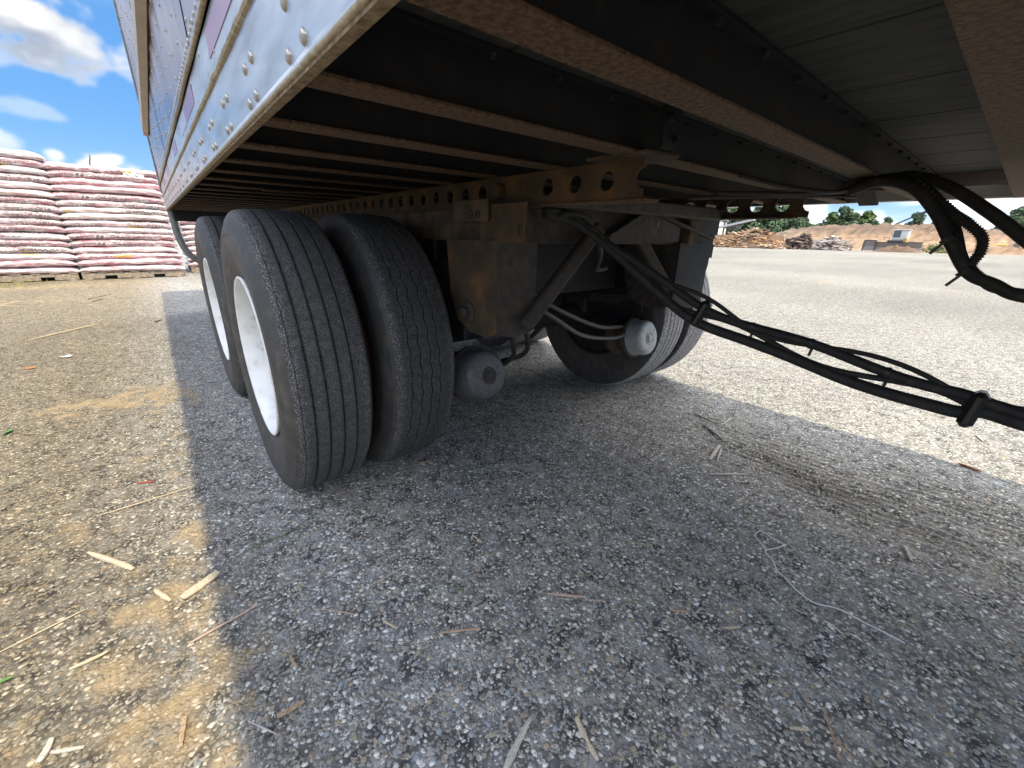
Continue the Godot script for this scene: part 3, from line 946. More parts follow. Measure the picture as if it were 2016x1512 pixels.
func hoses(root: Node3D) -> void:
	var st: SurfaceTool
	# the pair of lines that sags forward from the slider
	var pa := smooth_path([Vector3(.98, 1.05, -1.02), Vector3(1.12, 1.035, -1.0), Vector3(1.17, .955, -.905), Vector3(1.22, .815, -.655), Vector3(1.26, .745, -.47), Vector3(1.30, .70, -.25), Vector3(1.31, .665, -.04), Vector3(1.31, .652, .06), Vector3(1.31, .65, .3), Vector3(1.33, .70, .8), Vector3(1.36, .9, 1.4), Vector3(1.38, 1.14, 1.8)], 8)
	var offs := [[Vector3(0, .010, .0), .0125, 0.0], [Vector3(0, -.040, .006), .0145, 1.3], [Vector3(0, -.014, -.010), .0075, 2.1], [Vector3(0, .016, .008), .006, 4.0]]
	var first: Node3D = null
	var line := []
	for o in offs:
		st = begin(false)
		var pts := []
		for i in pa.size():
			var u: float = float(i) / pa.size()
			var sw: float = clampf((u - .12) * 6.0, 0.25, 1.0)
			var wv := Vector3(0, .008 * sin(u * 34.0 + o[2]), .004 * cos(u * 29.0 + o[2])) * (2.0 if o[1] < .01 else .8)
			pts.append((pa[i] as Vector3) + (o[0] as Vector3) * sw * (1.0 - .75 * smoothstep(.55, .62, u)) + wv)
		tube(st, pts, o[1], 12); done(st)
		var hz := wpart("air_hose", st, M["hose rubber"], root)
		if first == null:
			first = hz
			line = pts
	for ip in [8, 27, 33, 38, 44, 53]:
		var p: Vector3 = pa[ip] if ip == 27 or ip == 53 else line[ip]
		var d: Vector3 = ((pa[ip + 1] as Vector3) - (pa[ip] as Vector3)).normalized()
		var f := frame_of(d)
		st = begin(true)
		var big: bool = ip == 27 or ip == 53
		var c := p + (Vector3(0, -.012, 0) if big else Vector3.ZERO)
		if big: box(st, c, Vector3(.046, .085, .028), f, .010)
		else: tube(st, [c - d * .004, c + d * .004], .0145, 12)
		if not big: box(st, c - Vector3(0, .022, -.003), Vector3(.006, .022, .007), f)
		done(st)
		wpart("hose_clamp" if big else "cable_tie", st, M["cable tie"], first)
	# hoses from the beam round the front of the slider
	for q in [[Vector3(1.02, 1.03, -1.02), Vector3(1.06, 1.05, -.98), Vector3(1.14, 1.03, -.97), Vector3(1.25, .93, -1.0), Vector3(1.36, .86, -1.1), Vector3(1.55, .85, -1.2)], [Vector3(1.15, .74, -1.35), Vector3(1.32, .64, -1.3), Vector3(1.55, .52, -1.3), Vector3(1.85, .46, -1.33), Vector3(2.0, .46, -1.36)], [Vector3(1.2, .78, -1.42), Vector3(1.45, .64, -1.36), Vector3(1.75, .53, -1.36), Vector3(1.98, .50, -1.38)], [Vector3(.99, .66, -1.2), Vector3(1.03, .56, -1.22), Vector3(1.06, .50, -1.26), Vector3(1.03, .45, -1.32)], [Vector3(1.05, .66, -1.2), Vector3(1.09, .58, -1.2), Vector3(1.10, .51, -1.24), Vector3(1.04, .46, -1.34), Vector3(.98, .43, -1.36)]]:
		st = begin(false)
		tube(st, smooth_path(q, 8), .0105 if q.size() > 4 else .011, 10); done(st)
		wpart("brake_hose", st, M["grey hose"] if q[0].y < .8 and q[0].x > 1.1 else M["hose rubber"], root)
	# wires and hoses along the crossmembers to the drop ahead on the right
	for q in [[Vector3(1.40, 1.165, -.62), Vector3(1.50, 1.135, -.52), Vector3(1.62, 1.125, -.44), Vector3(1.72, 1.14, -.41), Vector3(1.8, 1.15, -.385)], [Vector3(1.36, 1.115, -.66), Vector3(1.55, 1.12, -.53), Vector3(1.68, 1.128, -.44), Vector3(1.78, 1.14, -.39)], [Vector3(1.30, 1.10, -.72), Vector3(1.5, 1.112, -.58), Vector3(1.70, 1.12, -.46), Vector3(1.83, 1.13, -.38)]]:
		st = begin(false)
		tube(st, smooth_path(q, 8), .006, 8); done(st)
		wpart("wire", st, M["hose rubber"], root)
	st = begin(true)
	box(st, Vector3(1.76, 1.142, -.395), Vector3(.05, .055, .075), Basis(Vector3.UP, .3), .006)
	box(st, Vector3(1.74, 1.115, -.37), Vector3(.11, .008, .05), Basis(Vector3(0, 0, 1), -.35), .002)
	done(st)
	wpart("hose_hanger", st, M["dusty steel"], root)
	# thick loom
	var main: Node3D = null
	var loom := [[[Vector3(1.68, 1.13, -.40), Vector3(1.665, 1.150, -.33), Vector3(1.63, 1.125, -.25), Vector3(1.61, 1.06, -.185), Vector3(1.60, .985, -.135), Vector3(1.60, .915, -.085), Vector3(1.60, .89, -.035), Vector3(1.60, .865, .03), Vector3(1.60, .87, .2), Vector3(1.6, .95, .6), Vector3(1.6, 1.14, 1.0)], .0145, 1], [[Vector3(1.72, 1.145, -.40), Vector3(1.70, 1.165, -.31), Vector3(1.66, 1.12, -.22), Vector3(1.63, 1.03, -.145), Vector3(1.61, .95, -.105), Vector3(1.605, .90, -.06), Vector3(1.60, .875, 0), Vector3(1.60, .885, .2), Vector3(1.6, .96, .6)], .0105, 0], [[Vector3(1.74, 1.15, -.36), Vector3(1.72, 1.165, -.28), Vector3(1.69, 1.13, -.19), Vector3(1.66, 1.06, -.09), Vector3(1.65, .985, .0), Vector3(1.65, .91, .09), Vector3(1.65, .83, .2)], .0145, 2]]
	for l in loom:
		st = begin(false)
		tube(st, smooth_path(l[0], 8), l[1], 14); done(st)
		var h := wpart("air_hose", st, M["hose rubber"], root)
		if main == null: main = h
	# ribbed conduit that leaves the loom and joins it again
	st = begin(true)
	var cp := smooth_path([Vector3(1.64, 1.14, -.255), Vector3(1.63, 1.09, -.19), Vector3(1.615, 1.055, -.15), Vector3(1.60, 1.03, -.115), Vector3(1.60, 1.00, -.085), Vector3(1.60, .965, -.078), Vector3(1.60, .93, -.085), Vector3(1.60, .905, -.062)], 26)
	var rad := []
	for i in cp.size(): rad.append(.0125 if i % 4 < 2 else .0098)
	tube(st, cp, rad, 12); done(st)
	wpart("ribbed_conduit", st, M["hose rubber"], main)
	for q in [Vector3(1.60, .995, -.142), Vector3(1.60, .917, -.09)]:
		st = begin(true)
		tube(st, [q - Vector3(0, .004, -.004), q + Vector3(0, .004, -.004)], .0195, 12)
		box(st, q + Vector3(-.012, -.024, -.016), Vector3(.007, .034, .007), Basis(Vector3(1, 0, 0), .6))
		done(st)
		wpart("cable_tie", st, M["cable tie"], main)

func trailer() -> void:
	var root := base("semi_trailer", Vector3(XC, 0, (ZR + ZF) / 2))
	tag(root, "riveted aluminium box trailer parked over the gravel on dual wheels", "semi-trailer")
	wheels(root)
	side_of_trailer(root)
	underside(root)
	suspension(root)
	hoses(root)

# ---------------------------------------------------------------- sky
func smooth01(a: float, b: float, x: float) -> float:
	var t := clampf((x - a) / (b - a), 0.0, 1.0)
	return t * t * (3.0 - 2.0 * t)

func make_sky() -> Sky:
	var W := 2048
	var H := 1024
	var img := Image.create(W, H, false, Image.FORMAT_RGBF)
	img.fill(Color(.34, .33, .30))
	var n := FastNoiseLite.new()
	n.seed = 4
	n.noise_type = FastNoiseLite.TYPE_SIMPLEX_SMOOTH
	n.frequency = 1.0
	n.fractal_octaves = 5
	n.fractal_gain = 0.52
	# single clouds: azimuth (0 = towards the trailer's rear, clockwise), elevation, half widths, strength
	var single := [[-4.4, 15.2, 5.8, 4.0, 1.0], [-7.5, 12.6, 3.0, 1.2, .45], [-1.6, 13.4, 1.8, 1.3, .45], [1.6, 13.5, 1.2, 2.0, .35], [-5.2, 9.0, 2.2, .8, .27], [-5.0, 5.7, .9, .9, .8], [-2.3, 5.2, 2.0, 1.35, 1.0], [-.2, 5.0, 1.3, .8, .8], [-8.4, 6.2, 2.2, 1.0, .55], [77.5, 2.2, 3.0, 1.0, .6], [84, 2.6, 4.0, .9, .5], [72, 3.4, 3.0, .8, .6], [81, 1.6, 9.0, .9, .65], [89, 3.6, 4.0, 1.0, .5]]
	var sun_dir := Vector3(.063, 1.0, .54).normalized()
	for y in int(H * .53):
		var el := PI * (.5 - (y + .5) / H)
		var se := sin(el)
		var ce := cos(el)
		var eld := rad_to_deg(el)
		var k := pow(clampf(1.0 - se, 0, 1), 5.0)
		var blue := Color(.045, .128, .315).lerp(Color(.094, .24, .445), pow(clampf(1.0 - se, 0, 1), 3.0))
		blue = blue.lerp(Color(.42, .50, .56), pow(clampf(1.0 - absf(se), 0, 1), 18.0))
		for x in W:
			var az := TAU * (x + .5) / W
			var d := Vector3(sin(az) * ce, se, -cos(az) * ce)
			# flat cloud decks seen in perspective, thin near the horizon
			var s: float = 1.0 / maxf(se + .12, .06)
			var q := Vector3(d.x * s * .75, d.z * s * .75, se * 2.0)
			var nn := n.get_noise_3d(q.x, q.y, q.z)
			var dens := smooth01(-.06, .30, nn)
			var azd := rad_to_deg(az)
			if azd > 180.0: azd -= 360.0
			var dark := 0.0
			if azd > -14.0 and azd < 8.0 and eld < 24.0:
				# open blue with a few single clouds here
				dens *= smooth01(17.0, 24.0, eld) + (1.0 - smooth01(-14.0, -10.0, azd)) + smooth01(4.0, 8.0, azd)
			var near_single := eld < 20.0 and ((azd > -16.0 and azd < 6.0) or (azd > 64.0 and azd < 98.0))
			var fine := n.get_noise_3d(d.x * 11.0 + 7.0, d.y * 20.0, d.z * 11.0) if near_single or nn > 0.0 else 0.0
			for c in (single if near_single else []):
				var u: float = (azd - c[0]) / c[2]
				if absf(u) > 1.8: continue
				var v: float = (eld - c[1]) / c[3]
				if v < 0.0 and c[4] > .7: v *= 1.25
				if absf(v) > 1.8: continue
				var e: float = 1.0 - sqrt(u * u + v * v) + fine * 1.15
				var b: float = smooth01(-.05, .55, e) * c[4]
				if b > 0.0:
					if c[4] > .9: dark = maxf(dark, b * smooth01(.55, -.7, v + fine * .8) * .9 * (1.0 if c[1] > 10.0 else .3))
					dens = maxf(dens, b)
			dens = clampf(dens, 0.0, 1.0)
			if dens > 0.0:
				var lit := 1.0 - .28 * clampf(nn * 1.6, 0, 1) + fine * .22
				var toward := clampf(d.dot(sun_dir) * .5 + .5, 0, 1)
				var cl := (Color(1.0, .99, .975) * (.50 + 2.0 * smooth01(.40, 1.0, toward) + 1.4 * smooth01(.2, .6, se))).lerp(Color(.17, .205, .265), dark) * lit
				img.set_pixel(x, y, blue.lerp(cl, dens * .96))
			else:
				img.set_pixel(x, y, blue)
	var pm := PanoramaSkyMaterial.new()
	pm.panorama = ImageTexture.create_from_image(img)
	var sky := Sky.new()
	sky.sky_material = pm
	return sky

# ---------------------------------------------------------------- ground
var sand_img: Image
const GX0 := -5.0
const GZ0 := -11.0
const GS := 14.0

func hash_noise(seed_: int, f: float, oct := 4) -> FastNoiseLite:
	var n := FastNoiseLite.new()
	n.seed = seed_
	n.frequency = f
	n.fractal_octaves = oct
	n.noise_type = FastNoiseLite.TYPE_SIMPLEX_SMOOTH
	return n

func sand_at(x: float, z: float) -> float:
	var px := clampi(int((x - GX0) / GS * sand_img.get_width()), 0, sand_img.get_width() - 1)
	var pz := clampi(int((z - GZ0) / GS * sand_img.get_height()), 0, sand_img.get_height() - 1)
	return sand_img.get_pixel(px, pz).a

func track_weight(x: float, z: float, n: FastNoiseLite) -> float:
	var q := x - .10 * z + .10 * n.get_noise_2d(z, 3.0)
	return smooth01(1.62, 2.02, q) * (1.0 - smooth01(2.15, 2.62, q)) * smooth01(-1.6, -.3, z) * clampf(.55 + .9 * n.get_noise_2d(x * 1.7 + 9.0, z * .8), 0, 1)

func ground_height(x: float, z: float, n: FastNoiseLite, f: FastNoiseLite) -> float:
	var h := n.get_noise_2d(x, z) * .010 + f.get_noise_2d(x, z) * .004
	# tracks pressed by tyres along the trailer, on the right
	var w := track_weight(x, z, n)
	h += w * (.0055 * sin((x - .10 * z) * 150.0 + 1.5 * n.get_noise_2d(x * .5, z * .5)) - .006)
	var flat := smooth01(14.0, 8.0, maxf(absf(x - 1.0), absf(z + 4.0)))
	# level where the wheels stand
	return (h + .002) * flat

func graded(from: float, to: float, step: float, far_lo: float, far_hi: float) -> PackedFloat32Array:
	var mid := PackedFloat32Array()
	var v := from
	while v < to:
		mid.append(v); v += step
	mid.append(to)
	var lo := PackedFloat32Array()
	var s := step
	v = from
	while v > far_lo:
		s = minf(s * 1.18, 60.0); v -= s; lo.append(maxf(v, far_lo))
	lo.reverse()
	s = step
	v = to
	var hi := PackedFloat32Array()
	while v < far_hi:
		s = minf(s * 1.18, 60.0); v += s; hi.append(minf(v, far_hi))
	var out := PackedFloat32Array()
	out.append_array(lo); out.append_array(mid); out.append_array(hi)
	return out

func ground() -> void:
	# fine sand, with its own outline, as the alpha of a second layer
	var SN := 600
	sand_img = Image.create(SN, SN, false, Image.FORMAT_RGBA8)
	var a := hash_noise(31, .55, 5)
	var b := hash_noise(32, 8.0, 4)
	var g := hash_noise(33, 30.0, 2)
	var blobs := [[-.20, -3.22, .34, .16, .62], [-.42, -3.28, .3, .10, .5], [-.02, -3.12, .18, .2, .5], [-.41, -1.78, .10, .07, .5], [-.20, -1.22, .10, .16, .5], [-.13, -.89, .13, .22, .5], [-.1, -1.62, .05, .2, .42], [-.21, -.84, .12, .16, .45], [-.17, -1.35, .07, .12, .4], [-.3, -.95, .16, .2, .3], [-1.6, -8.4, 1.2, .7, .4], [-1.4, -10.4, 2.0, .5, .4], [-.16, -2.4, .1, .3, .35], [2.0, -.3, .35, .5, .30], [1.9, .1, .3, .5, .3], [.46, -.55, .16, .1, .28], [.75, -.72, .14, .12, .24]]
	for py in SN:
		for px in SN:
			var x := GX0 + GS * (px + .5) / SN
			var z := GZ0 + GS * (py + .5) / SN
			var n1 := a.get_noise_2d(x, z)
			var n2 := b.get_noise_2d(x, z)
			var v := .0
			for c in blobs:
				var u: float = (x - c[0]) / c[2]
				var w: float = (z - c[1]) / c[3]
				if absf(u) > 2.2 or absf(w) > 2.2: continue
				v = maxf(v, c[4] * (1.25 - sqrt(u * u + w * w) * .6))
			var left := smooth01(.35, -.3, x)
			v += n1 * .30 + n2 * .70 - .06 + left * .10
			var al := smooth01(.30, .80, v) * (.66 if left > .5 else .5)
			al = clampf(al * (1.0 + .3 * g.get_noise_2d(x, z)), 0, 1)
			var c0 := Color(.40, .295, .165) if left > .5 else Color(.30, .265, .21)
			var t := .88 + .25 * n2 + .25 * g.get_noise_2d(x, z)
			var cc := (c0 * t).linear_to_srgb()
			cc.a = al
			sand_img.set_pixel(px, py, cc)
	# crushed stone: thousands of small stones stamped over dust
	var TN := 2048
	var dust := FastNoiseLite.new()
	dust.seed = 3; dust.frequency = .012; dust.fractal_octaves = 6
	var dn := dust.get_seamless_image(TN, TN)
	dn.convert(Image.FORMAT_RGB8)
	dn.adjust_bcs(.80, .8, 1.0)
	var alb := Image.create(TN, TN, false, Image.FORMAT_RGBA8)
	alb.fill(lin(.232, .219, .195))
	dn.convert(Image.FORMAT_RGBA8)
	for yy in 0: pass
	# dust mottling, blended at low strength
	var soft := dn.duplicate() as Image
	var half := Image.create(TN, TN, false, Image.FORMAT_RGBA8)
	half.fill(Color(1, 1, 1, .05))
	alb.blend_rect_mask(soft, half, Rect2i(0, 0, TN, TN), Vector2i.ZERO)
	var hei := Image.create(TN, TN, false, Image.FORMAT_RGBA8)
	hei.fill(Color(.25, .25, .25))
	var stamps := []
	var sr := RandomNumberGenerator.new()
	sr.seed = 99
	for k in 96:
		var rr: float = [1.6, 2.2, 2.8, 3.6, 4.6, 6.0][k % 6] * sr.randf_range(.85, 1.15)
		var sz := int(ceil(rr * 2.6)) + 2
		var s := Image.create(sz, sz, false, Image.FORMAT_RGBA8)
		var hs := Image.create(sz, sz, false, Image.FORMAT_RGBA8)
		var col: Color
		var pick := sr.randf()
		if pick < .45: col = Color(.235, .227, .21) * sr.randf_range(.55, 1.35)
		elif pick < .66: col = Color(.42, .405, .375) * sr.randf_range(.8, 1.2)
		elif pick < .82: col = Color(.72, .71, .685) * sr.randf_range(.85, 1.2)
		elif pick < .92: col = Color(.36, .30, .22) * sr.randf_range(.7, 1.2)
		else: col = Color(.27, .30, .325) * sr.randf_range(.8, 1.3)
		var lobes := []
		for l in 7: lobes.append(sr.randf_range(.72, 1.12))
		var rot := sr.randf() * TAU
		var sq := sr.randf_range(.6, 1.0)
		for y in sz:
			for x in sz:
				var p := Vector2(x + .5 - sz / 2.0, y + .5 - sz / 2.0).rotated(rot)
				p.y /= sq
				var f := fposmod(p.angle(), TAU) / TAU * 7.0
				var lim: float = rr * lerpf(lobes[int(f) % 7], lobes[(int(f) + 1) % 7], f - floor(f))
				var e := clampf((lim - p.length()) + .5, 0, 1)
				if e > 0.0:
					var c := (col * (1.0 + .22 * sr.randf_range(-1, 1))).linear_to_srgb()
					c.a = e
					s.set_pixel(x, y, c)
					var hh: float = clampf(.3 + .09 * rr * sqrt(maxf(0.0, 1.0 - pow(p.length() / maxf(lim, .1), 3.0))), 0, 1)
					hs.set_pixel(x, y, Color(hh, hh, hh, e))
		stamps.append([s, hs, sz])
	for i in 190000:
		var k: Array = stamps[mini(sr.randi() % 96, 95)]
		if int(k[2]) > 12 and sr.randf() < .35: continue
		var at := Vector2i(sr.randi() % TN, sr.randi() % TN)
		for ox in ([0, -TN] if at.x > TN - 20 else [0]):
			for oy in ([0, -TN] if at.y > TN - 20 else [0]):
				var q := at + Vector2i(ox, oy)
				alb.blend_rect(k[0], Rect2i(0, 0, k[2], k[2]), q)
				hei.blend_rect(k[1], Rect2i(0, 0, k[2], k[2]), q)
	alb.convert(Image.FORMAT_RGB8)
	hei.convert(Image.FORMAT_L8)
	var m := mat("gravel ground", Color.WHITE, .92)
	m.albedo_texture = ImageTexture.create_from_image(alb)
	m.heightmap_enabled = true
	m.heightmap_texture = ImageTexture.create_from_image(hei)
	m.heightmap_scale = .55
	m.vertex_color_use_as_albedo = true
	m.detail_enabled = true
	m.detail_albedo = ImageTexture.create_from_image(sand_img)
	m.detail_uv_layer = BaseMaterial3D.DETAIL_UV_2
	m.detail_blend_mode = BaseMaterial3D.BLEND_MODE_MIX
	# one sheet to the horizon, fine near the trailer
	var xs := graded(-2.2, 3.4, .025, -700, 900)
	var finer := PackedFloat32Array()
	for i in xs.size():
		finer.append(xs[i])
		if xs[i] > 1.68 and xs[i] < 2.62: finer.append_array([lerpf(xs[i], xs[i + 1], .3333), lerpf(xs[i], xs[i + 1], .6667)])
	xs = finer
	var zs := graded(-5.0, 1.2, .04, -900, 700)
	var hn := hash_noise(41, 1.3, 3)
	var hf := hash_noise(42, 9.0, 3)
	var cn := hash_noise(43, .18, 5)
	var V := PackedVector3Array()
	var N := PackedVector3Array()
	var U := PackedVector2Array()
	var U2 := PackedVector2Array()
	var C := PackedColorArray()
	var I := PackedInt32Array()
	for z in zs:
		for x in xs:
			V.append(Vector3(x, ground_height(x, z, hn, hf), z))
			U.append(Vector2(x, z) / 2.4)
			U2.append(Vector2((x - GX0) / GS, (z - GZ0) / GS))
			var t := 1.0 + .26 * cn.get_noise_2d(x, z) + .12 * cn.get_noise_2d(x * 6.0, z * 6.0) + .22 * cn.get_noise_2d(x * 2.5 + 40.0, z * .35)
			# sunlit lot toned down, trailer shade lifted, both in the ground colour
			var far := smooth01(3.2, 7.0, x)
			var wt := track_weight(x, z, hn)
			t *= 1.0 - wt * .16
			var c := Color(t * .93, t * (.92 - .03 * wt), t * (.90 - .08 * wt)).lerp(Color(.71, .695, .655) * t, far)
			var lf := smooth01(.3, -.6, x)
			c = c.lerp(Color(.63, .545, .405) * t, lf)  # tan of the left ground, toned down with the other sunlit parts
			C.append(c)
	var nx := xs.size()
	for j in zs.size() - 1:
		for i in nx - 1:
			var p := j * nx + i
			I.append_array([p, p + 1, p + nx + 1, p, p + nx + 1, p + nx])
	for j in zs.size():
		for i in nx:
			var p := j * nx + i
			var l := V[j * nx + maxi(i - 1, 0)]
			var r := V[j * nx + mini(i + 1, nx - 1)]
			var u := V[maxi(j - 1, 0) * nx + i]
			var d := V[mini(j + 1, zs.size() - 1) * nx + i]
			N.append((d - u).cross(r - l).normalized())
	var arr := []
	arr.resize(Mesh.ARRAY_MAX)
	arr[Mesh.ARRAY_VERTEX] = V
	arr[Mesh.ARRAY_NORMAL] = N
	arr[Mesh.ARRAY_TEX_UV] = U
	arr[Mesh.ARRAY_TEX_UV2] = U2
	arr[Mesh.ARRAY_COLOR] = C
	arr[Mesh.ARRAY_INDEX] = I
	var mesh := ArrayMesh.new()
	mesh.add_surface_from_arrays(Mesh.PRIMITIVE_TRIANGLES, arr)
	tag(put("ground", mesh, m), "", "", "", "structure")
	gravel(hn, hf)

func stone_mesh(seed_: int) -> ArrayMesh:
	var st := begin(true)
	var sr := RandomNumberGenerator.new()
	sr.seed = seed_
	var t := (1.0 + sqrt(5.0)) / 2.0
	var v := []
	for p in [Vector3(-1, t, 0), Vector3(1, t, 0), Vector3(-1, -t, 0), Vector3(1, -t, 0), Vector3(0, -1, t), Vector3(0, 1, t), Vector3(0, -1, -t), Vector3(0, 1, -t), Vector3(t, 0, -1), Vector3(t, 0, 1), Vector3(-t, 0, -1), Vector3(-t, 0, 1)]:
		v.append(p.normalized() * sr.randf_range(.72, 1.12))
	for f in [[0, 11, 5], [0, 5, 1], [0, 1, 7], [0, 7, 10], [0, 10, 11], [1, 5, 9], [5, 11, 4], [11, 10, 2], [10, 7, 6], [7, 1, 8], [3, 9, 4], [3, 4, 2], [3, 2, 6], [3, 6, 8], [3, 8, 9], [4, 9, 5], [2, 4, 11], [6, 2, 10], [8, 6, 7], [9, 8, 1]]:
		tri(st, v[f[0]], v[f[2]], v[f[1]])
	done(st)
	return st.commit()

func gravel(hn: FastNoiseLite, hf: FastNoiseLite) -> void:
	var m := mat("stones", Color.WHITE, .85)
	m.vertex_color_use_as_albedo = true
	var sr := RandomNumberGenerator.new()
	sr.seed = 2024
	var bufs := [PackedFloat32Array(), PackedFloat32Array(), PackedFloat32Array()]
	# rings round where one stands: inner radius, outer radius, stones per square metre, size in mm
	for ring in [[.15, 1.3, 15000.0, 1.9, 7.5], [1.3, 2.4, 9000.0, 2.3, 8.0], [2.4, 4.2, 3900.0, 3.0, 8.5], [4.2, 8.0, 800.0, 4.2, 9.0], [8.0, 14.0, 190.0, 6.0, 11.0]]:
		var area: float = PI * (ring[1] * ring[1] - ring[0] * ring[0])
		for i in int(area * ring[2]):
			var r: float = sqrt(lerpf(ring[0] * ring[0], ring[1] * ring[1], sr.randf()))
			var a := sr.randf() * TAU
			var x := sin(a) * r
			var z := -cos(a) * r
			var rnd := sr.randf()
			# only what lies ahead of the camera's half-plane, with a margin
			if x * .644 - z * .765 < -.1: continue
			var s: float = lerpf(ring[3], ring[4], pow(sr.randf(), 2.6)) * .001
			if rnd < .013: s *= 2.3
			elif rnd < .05: s *= 1.5
			var sd := sand_at(x, z)
			if sr.randf() < sd * .75: continue
			if x > 1.7 and sr.randf() < .5 * track_weight(x, z, hn): continue
			var p := sr.randf()
			var k := sr.randf_range(.75, 1.25)
			var c: Color
			if p < .40: c = Color(.24, .232, .215) * k
			elif p < .60: c = Color(.43, .415, .385) * k
			elif p < .78: c = Color(.71, .69, .65) * k
			elif p < .87: c = Color(.80, .79, .76) * minf(k, 1.05)
			elif p < .94: c = Color(.40, .32, .23) * k
			else: c = Color(.29, .305, .31) * k
			if x < -.02 and sr.randf() < .8: c = c.lerp(Color(.29, .23, .14) * k, .66)
			if x > 3.0: c = c.lerp(Color(.34, .33, .30) * k, .6)
			var b := Basis.from_euler(Vector3(sr.randf() * TAU, sr.randf() * TAU, sr.randf() * TAU)) * Basis.from_scale(Vector3(s * sr.randf_range(.8, 1.5), s, s * sr.randf_range(.65, 1.0)))
			b = Basis.from_scale(Vector3(1, .75, 1)) * b
			var y := ground_height(x, z, hn, hf) + s * sr.randf_range(-.35, .35)
			(bufs[i % 3] as PackedFloat32Array).append_array([b.x.x, b.y.x, b.z.x, x, b.x.y, b.y.y, b.z.y, y, b.x.z, b.y.z, b.z.z, z, c.r, c.g, c.b, 1.0])
	for k in 3:
		var mm := MultiMesh.new()
		mm.transform_format = MultiMesh.TRANSFORM_3D
		mm.use_colors = true
		mm.mesh = stone_mesh(500 + k)
		mm.instance_count = bufs[k].size() / 16
		mm.buffer = bufs[k]
		var o := MultiMeshInstance3D.new()
		o.multimesh = mm
		o.material_override = m
		o.name = numbered("gravel")
		add_child(o)
		tag(o, "loose grey and pale crushed stones lying over the lot", "gravel", "loose gravel", "stuff")
	# splinters and shreds too small to count
	var st := begin(true)
	box(st, Vector3.ZERO, Vector3(1, .35, .8))
	done(st)
	var buf := PackedFloat32Array()
	for i in 2600:
		var r := sqrt(sr.randf_range(.1, 60.0))
		var a := sr.randf() * TAU
		var x := sin(a) * r
		var z := -cos(a) * r
		if x * .644 - z * .765 < 0: continue
		var left := x < .1
		if not left and sr.randf() < .35: continue
		var l := lerpf(.006, .045, pow(sr.randf(), 2.2))
		var w := sr.randf_range(.0008, .0026)
		var ang := sr.randf() * TAU if not left else sr.randfn(.35, .45)
		var b := Basis(Vector3.UP, ang) * Basis(Vector3(0, 0, 1), sr.randfn(0, .08)) * Basis.from_scale(Vector3(l, w, w * 1.4))
		var c := Color(.46, .38, .26) * sr.randf_range(.5, 1.25)
		if sr.randf() < .2: c = Color(.2, .13, .08) * sr.randf_range(.5, 1.2)
		buf.append_array([b.x.x, b.y.x, b.z.x, x, b.x.y, b.y.y, b.z.y, ground_height(x, z, hn, hf) + .003, b.x.z, b.y.z, b.z.z, z, c.r, c.g, c.b, 1.0])
	var mm := MultiMesh.new()
	mm.transform_format = MultiMesh.TRANSFORM_3D
	mm.use_colors = true
	mm.mesh = st.commit()
	mm.instance_count = buf.size() / 16
	mm.buffer = buf
	var o := MultiMeshInstance3D.new()
	o.multimesh = mm
	o.material_override = m
	o.name = "wood_litter"
	add_child(o)
	tag(o, "thin splinters and shreds of bark strewn over the gravel", "litter", "", "stuff")

# ---------------------------------------------------------------- bagged mulch on pallets
func bag_texture(k: int) -> ImageTexture:
	var sr := RandomNumberGenerator.new()
	sr.seed = 700 + k
	var W := 512
	var H := 256
	var im := Image.create(W, H, false, Image.FORMAT_RGBA8)
	var bases := [Color(.58, .38, .41), Color(.64, .51, .53), Color(.58, .54, .56), Color(.52, .27, .31), Color(.60, .55, .52)]
	im.fill((bases[k] as Color).linear_to_srgb())
	var n := hash_noise(60 + k, .02, 4)
	for y in H:
		for x in W:
			var v := n.get_noise_2d(x * .45, y * 2.4)
			var w := n.get_noise_2d(x * 2.0 + 900.0, y * 2.0)
			var c: Color = bases[k]
			c = c.lerp(Color(.80, .77, .77), smooth01(-.08, .38, v) * .85)
			c = c.lerp(Color(.42, .16, .20), smooth01(.08, .35, -v) * .75)
			c = c * (1.0 + .25 * w)
			im.set_pixel(x, y, c.linear_to_srgb())
	# blurred blocks of small dark print, a yellow and a white flash
	for b in 7:
		var x0 := sr.randi() % (W - 150)
		var y0 := 20 + sr.randi() % (H - 80)
		for l in 5:
			var x := x0
			while x < x0 + 140:
				var ww := sr.randi_range(4, 16)
				im.fill_rect(Rect2i(x, y0 + l * 9, ww, 5), lin(.16, .13, .14))
				x += ww + sr.randi_range(3, 6)
	for b in 2:
		var c := lin(.62, .42, .10) if b == 0 else lin(.80, .79, .77)
		im.fill_rect(Rect2i(sr.randi() % (W - 90), sr.randi() % (H - 40), sr.randi_range(24, 60), sr.randi_range(8, 22)), c)
	im.convert(Image.FORMAT_RGB8)
	return ImageTexture.create_from_image(im)

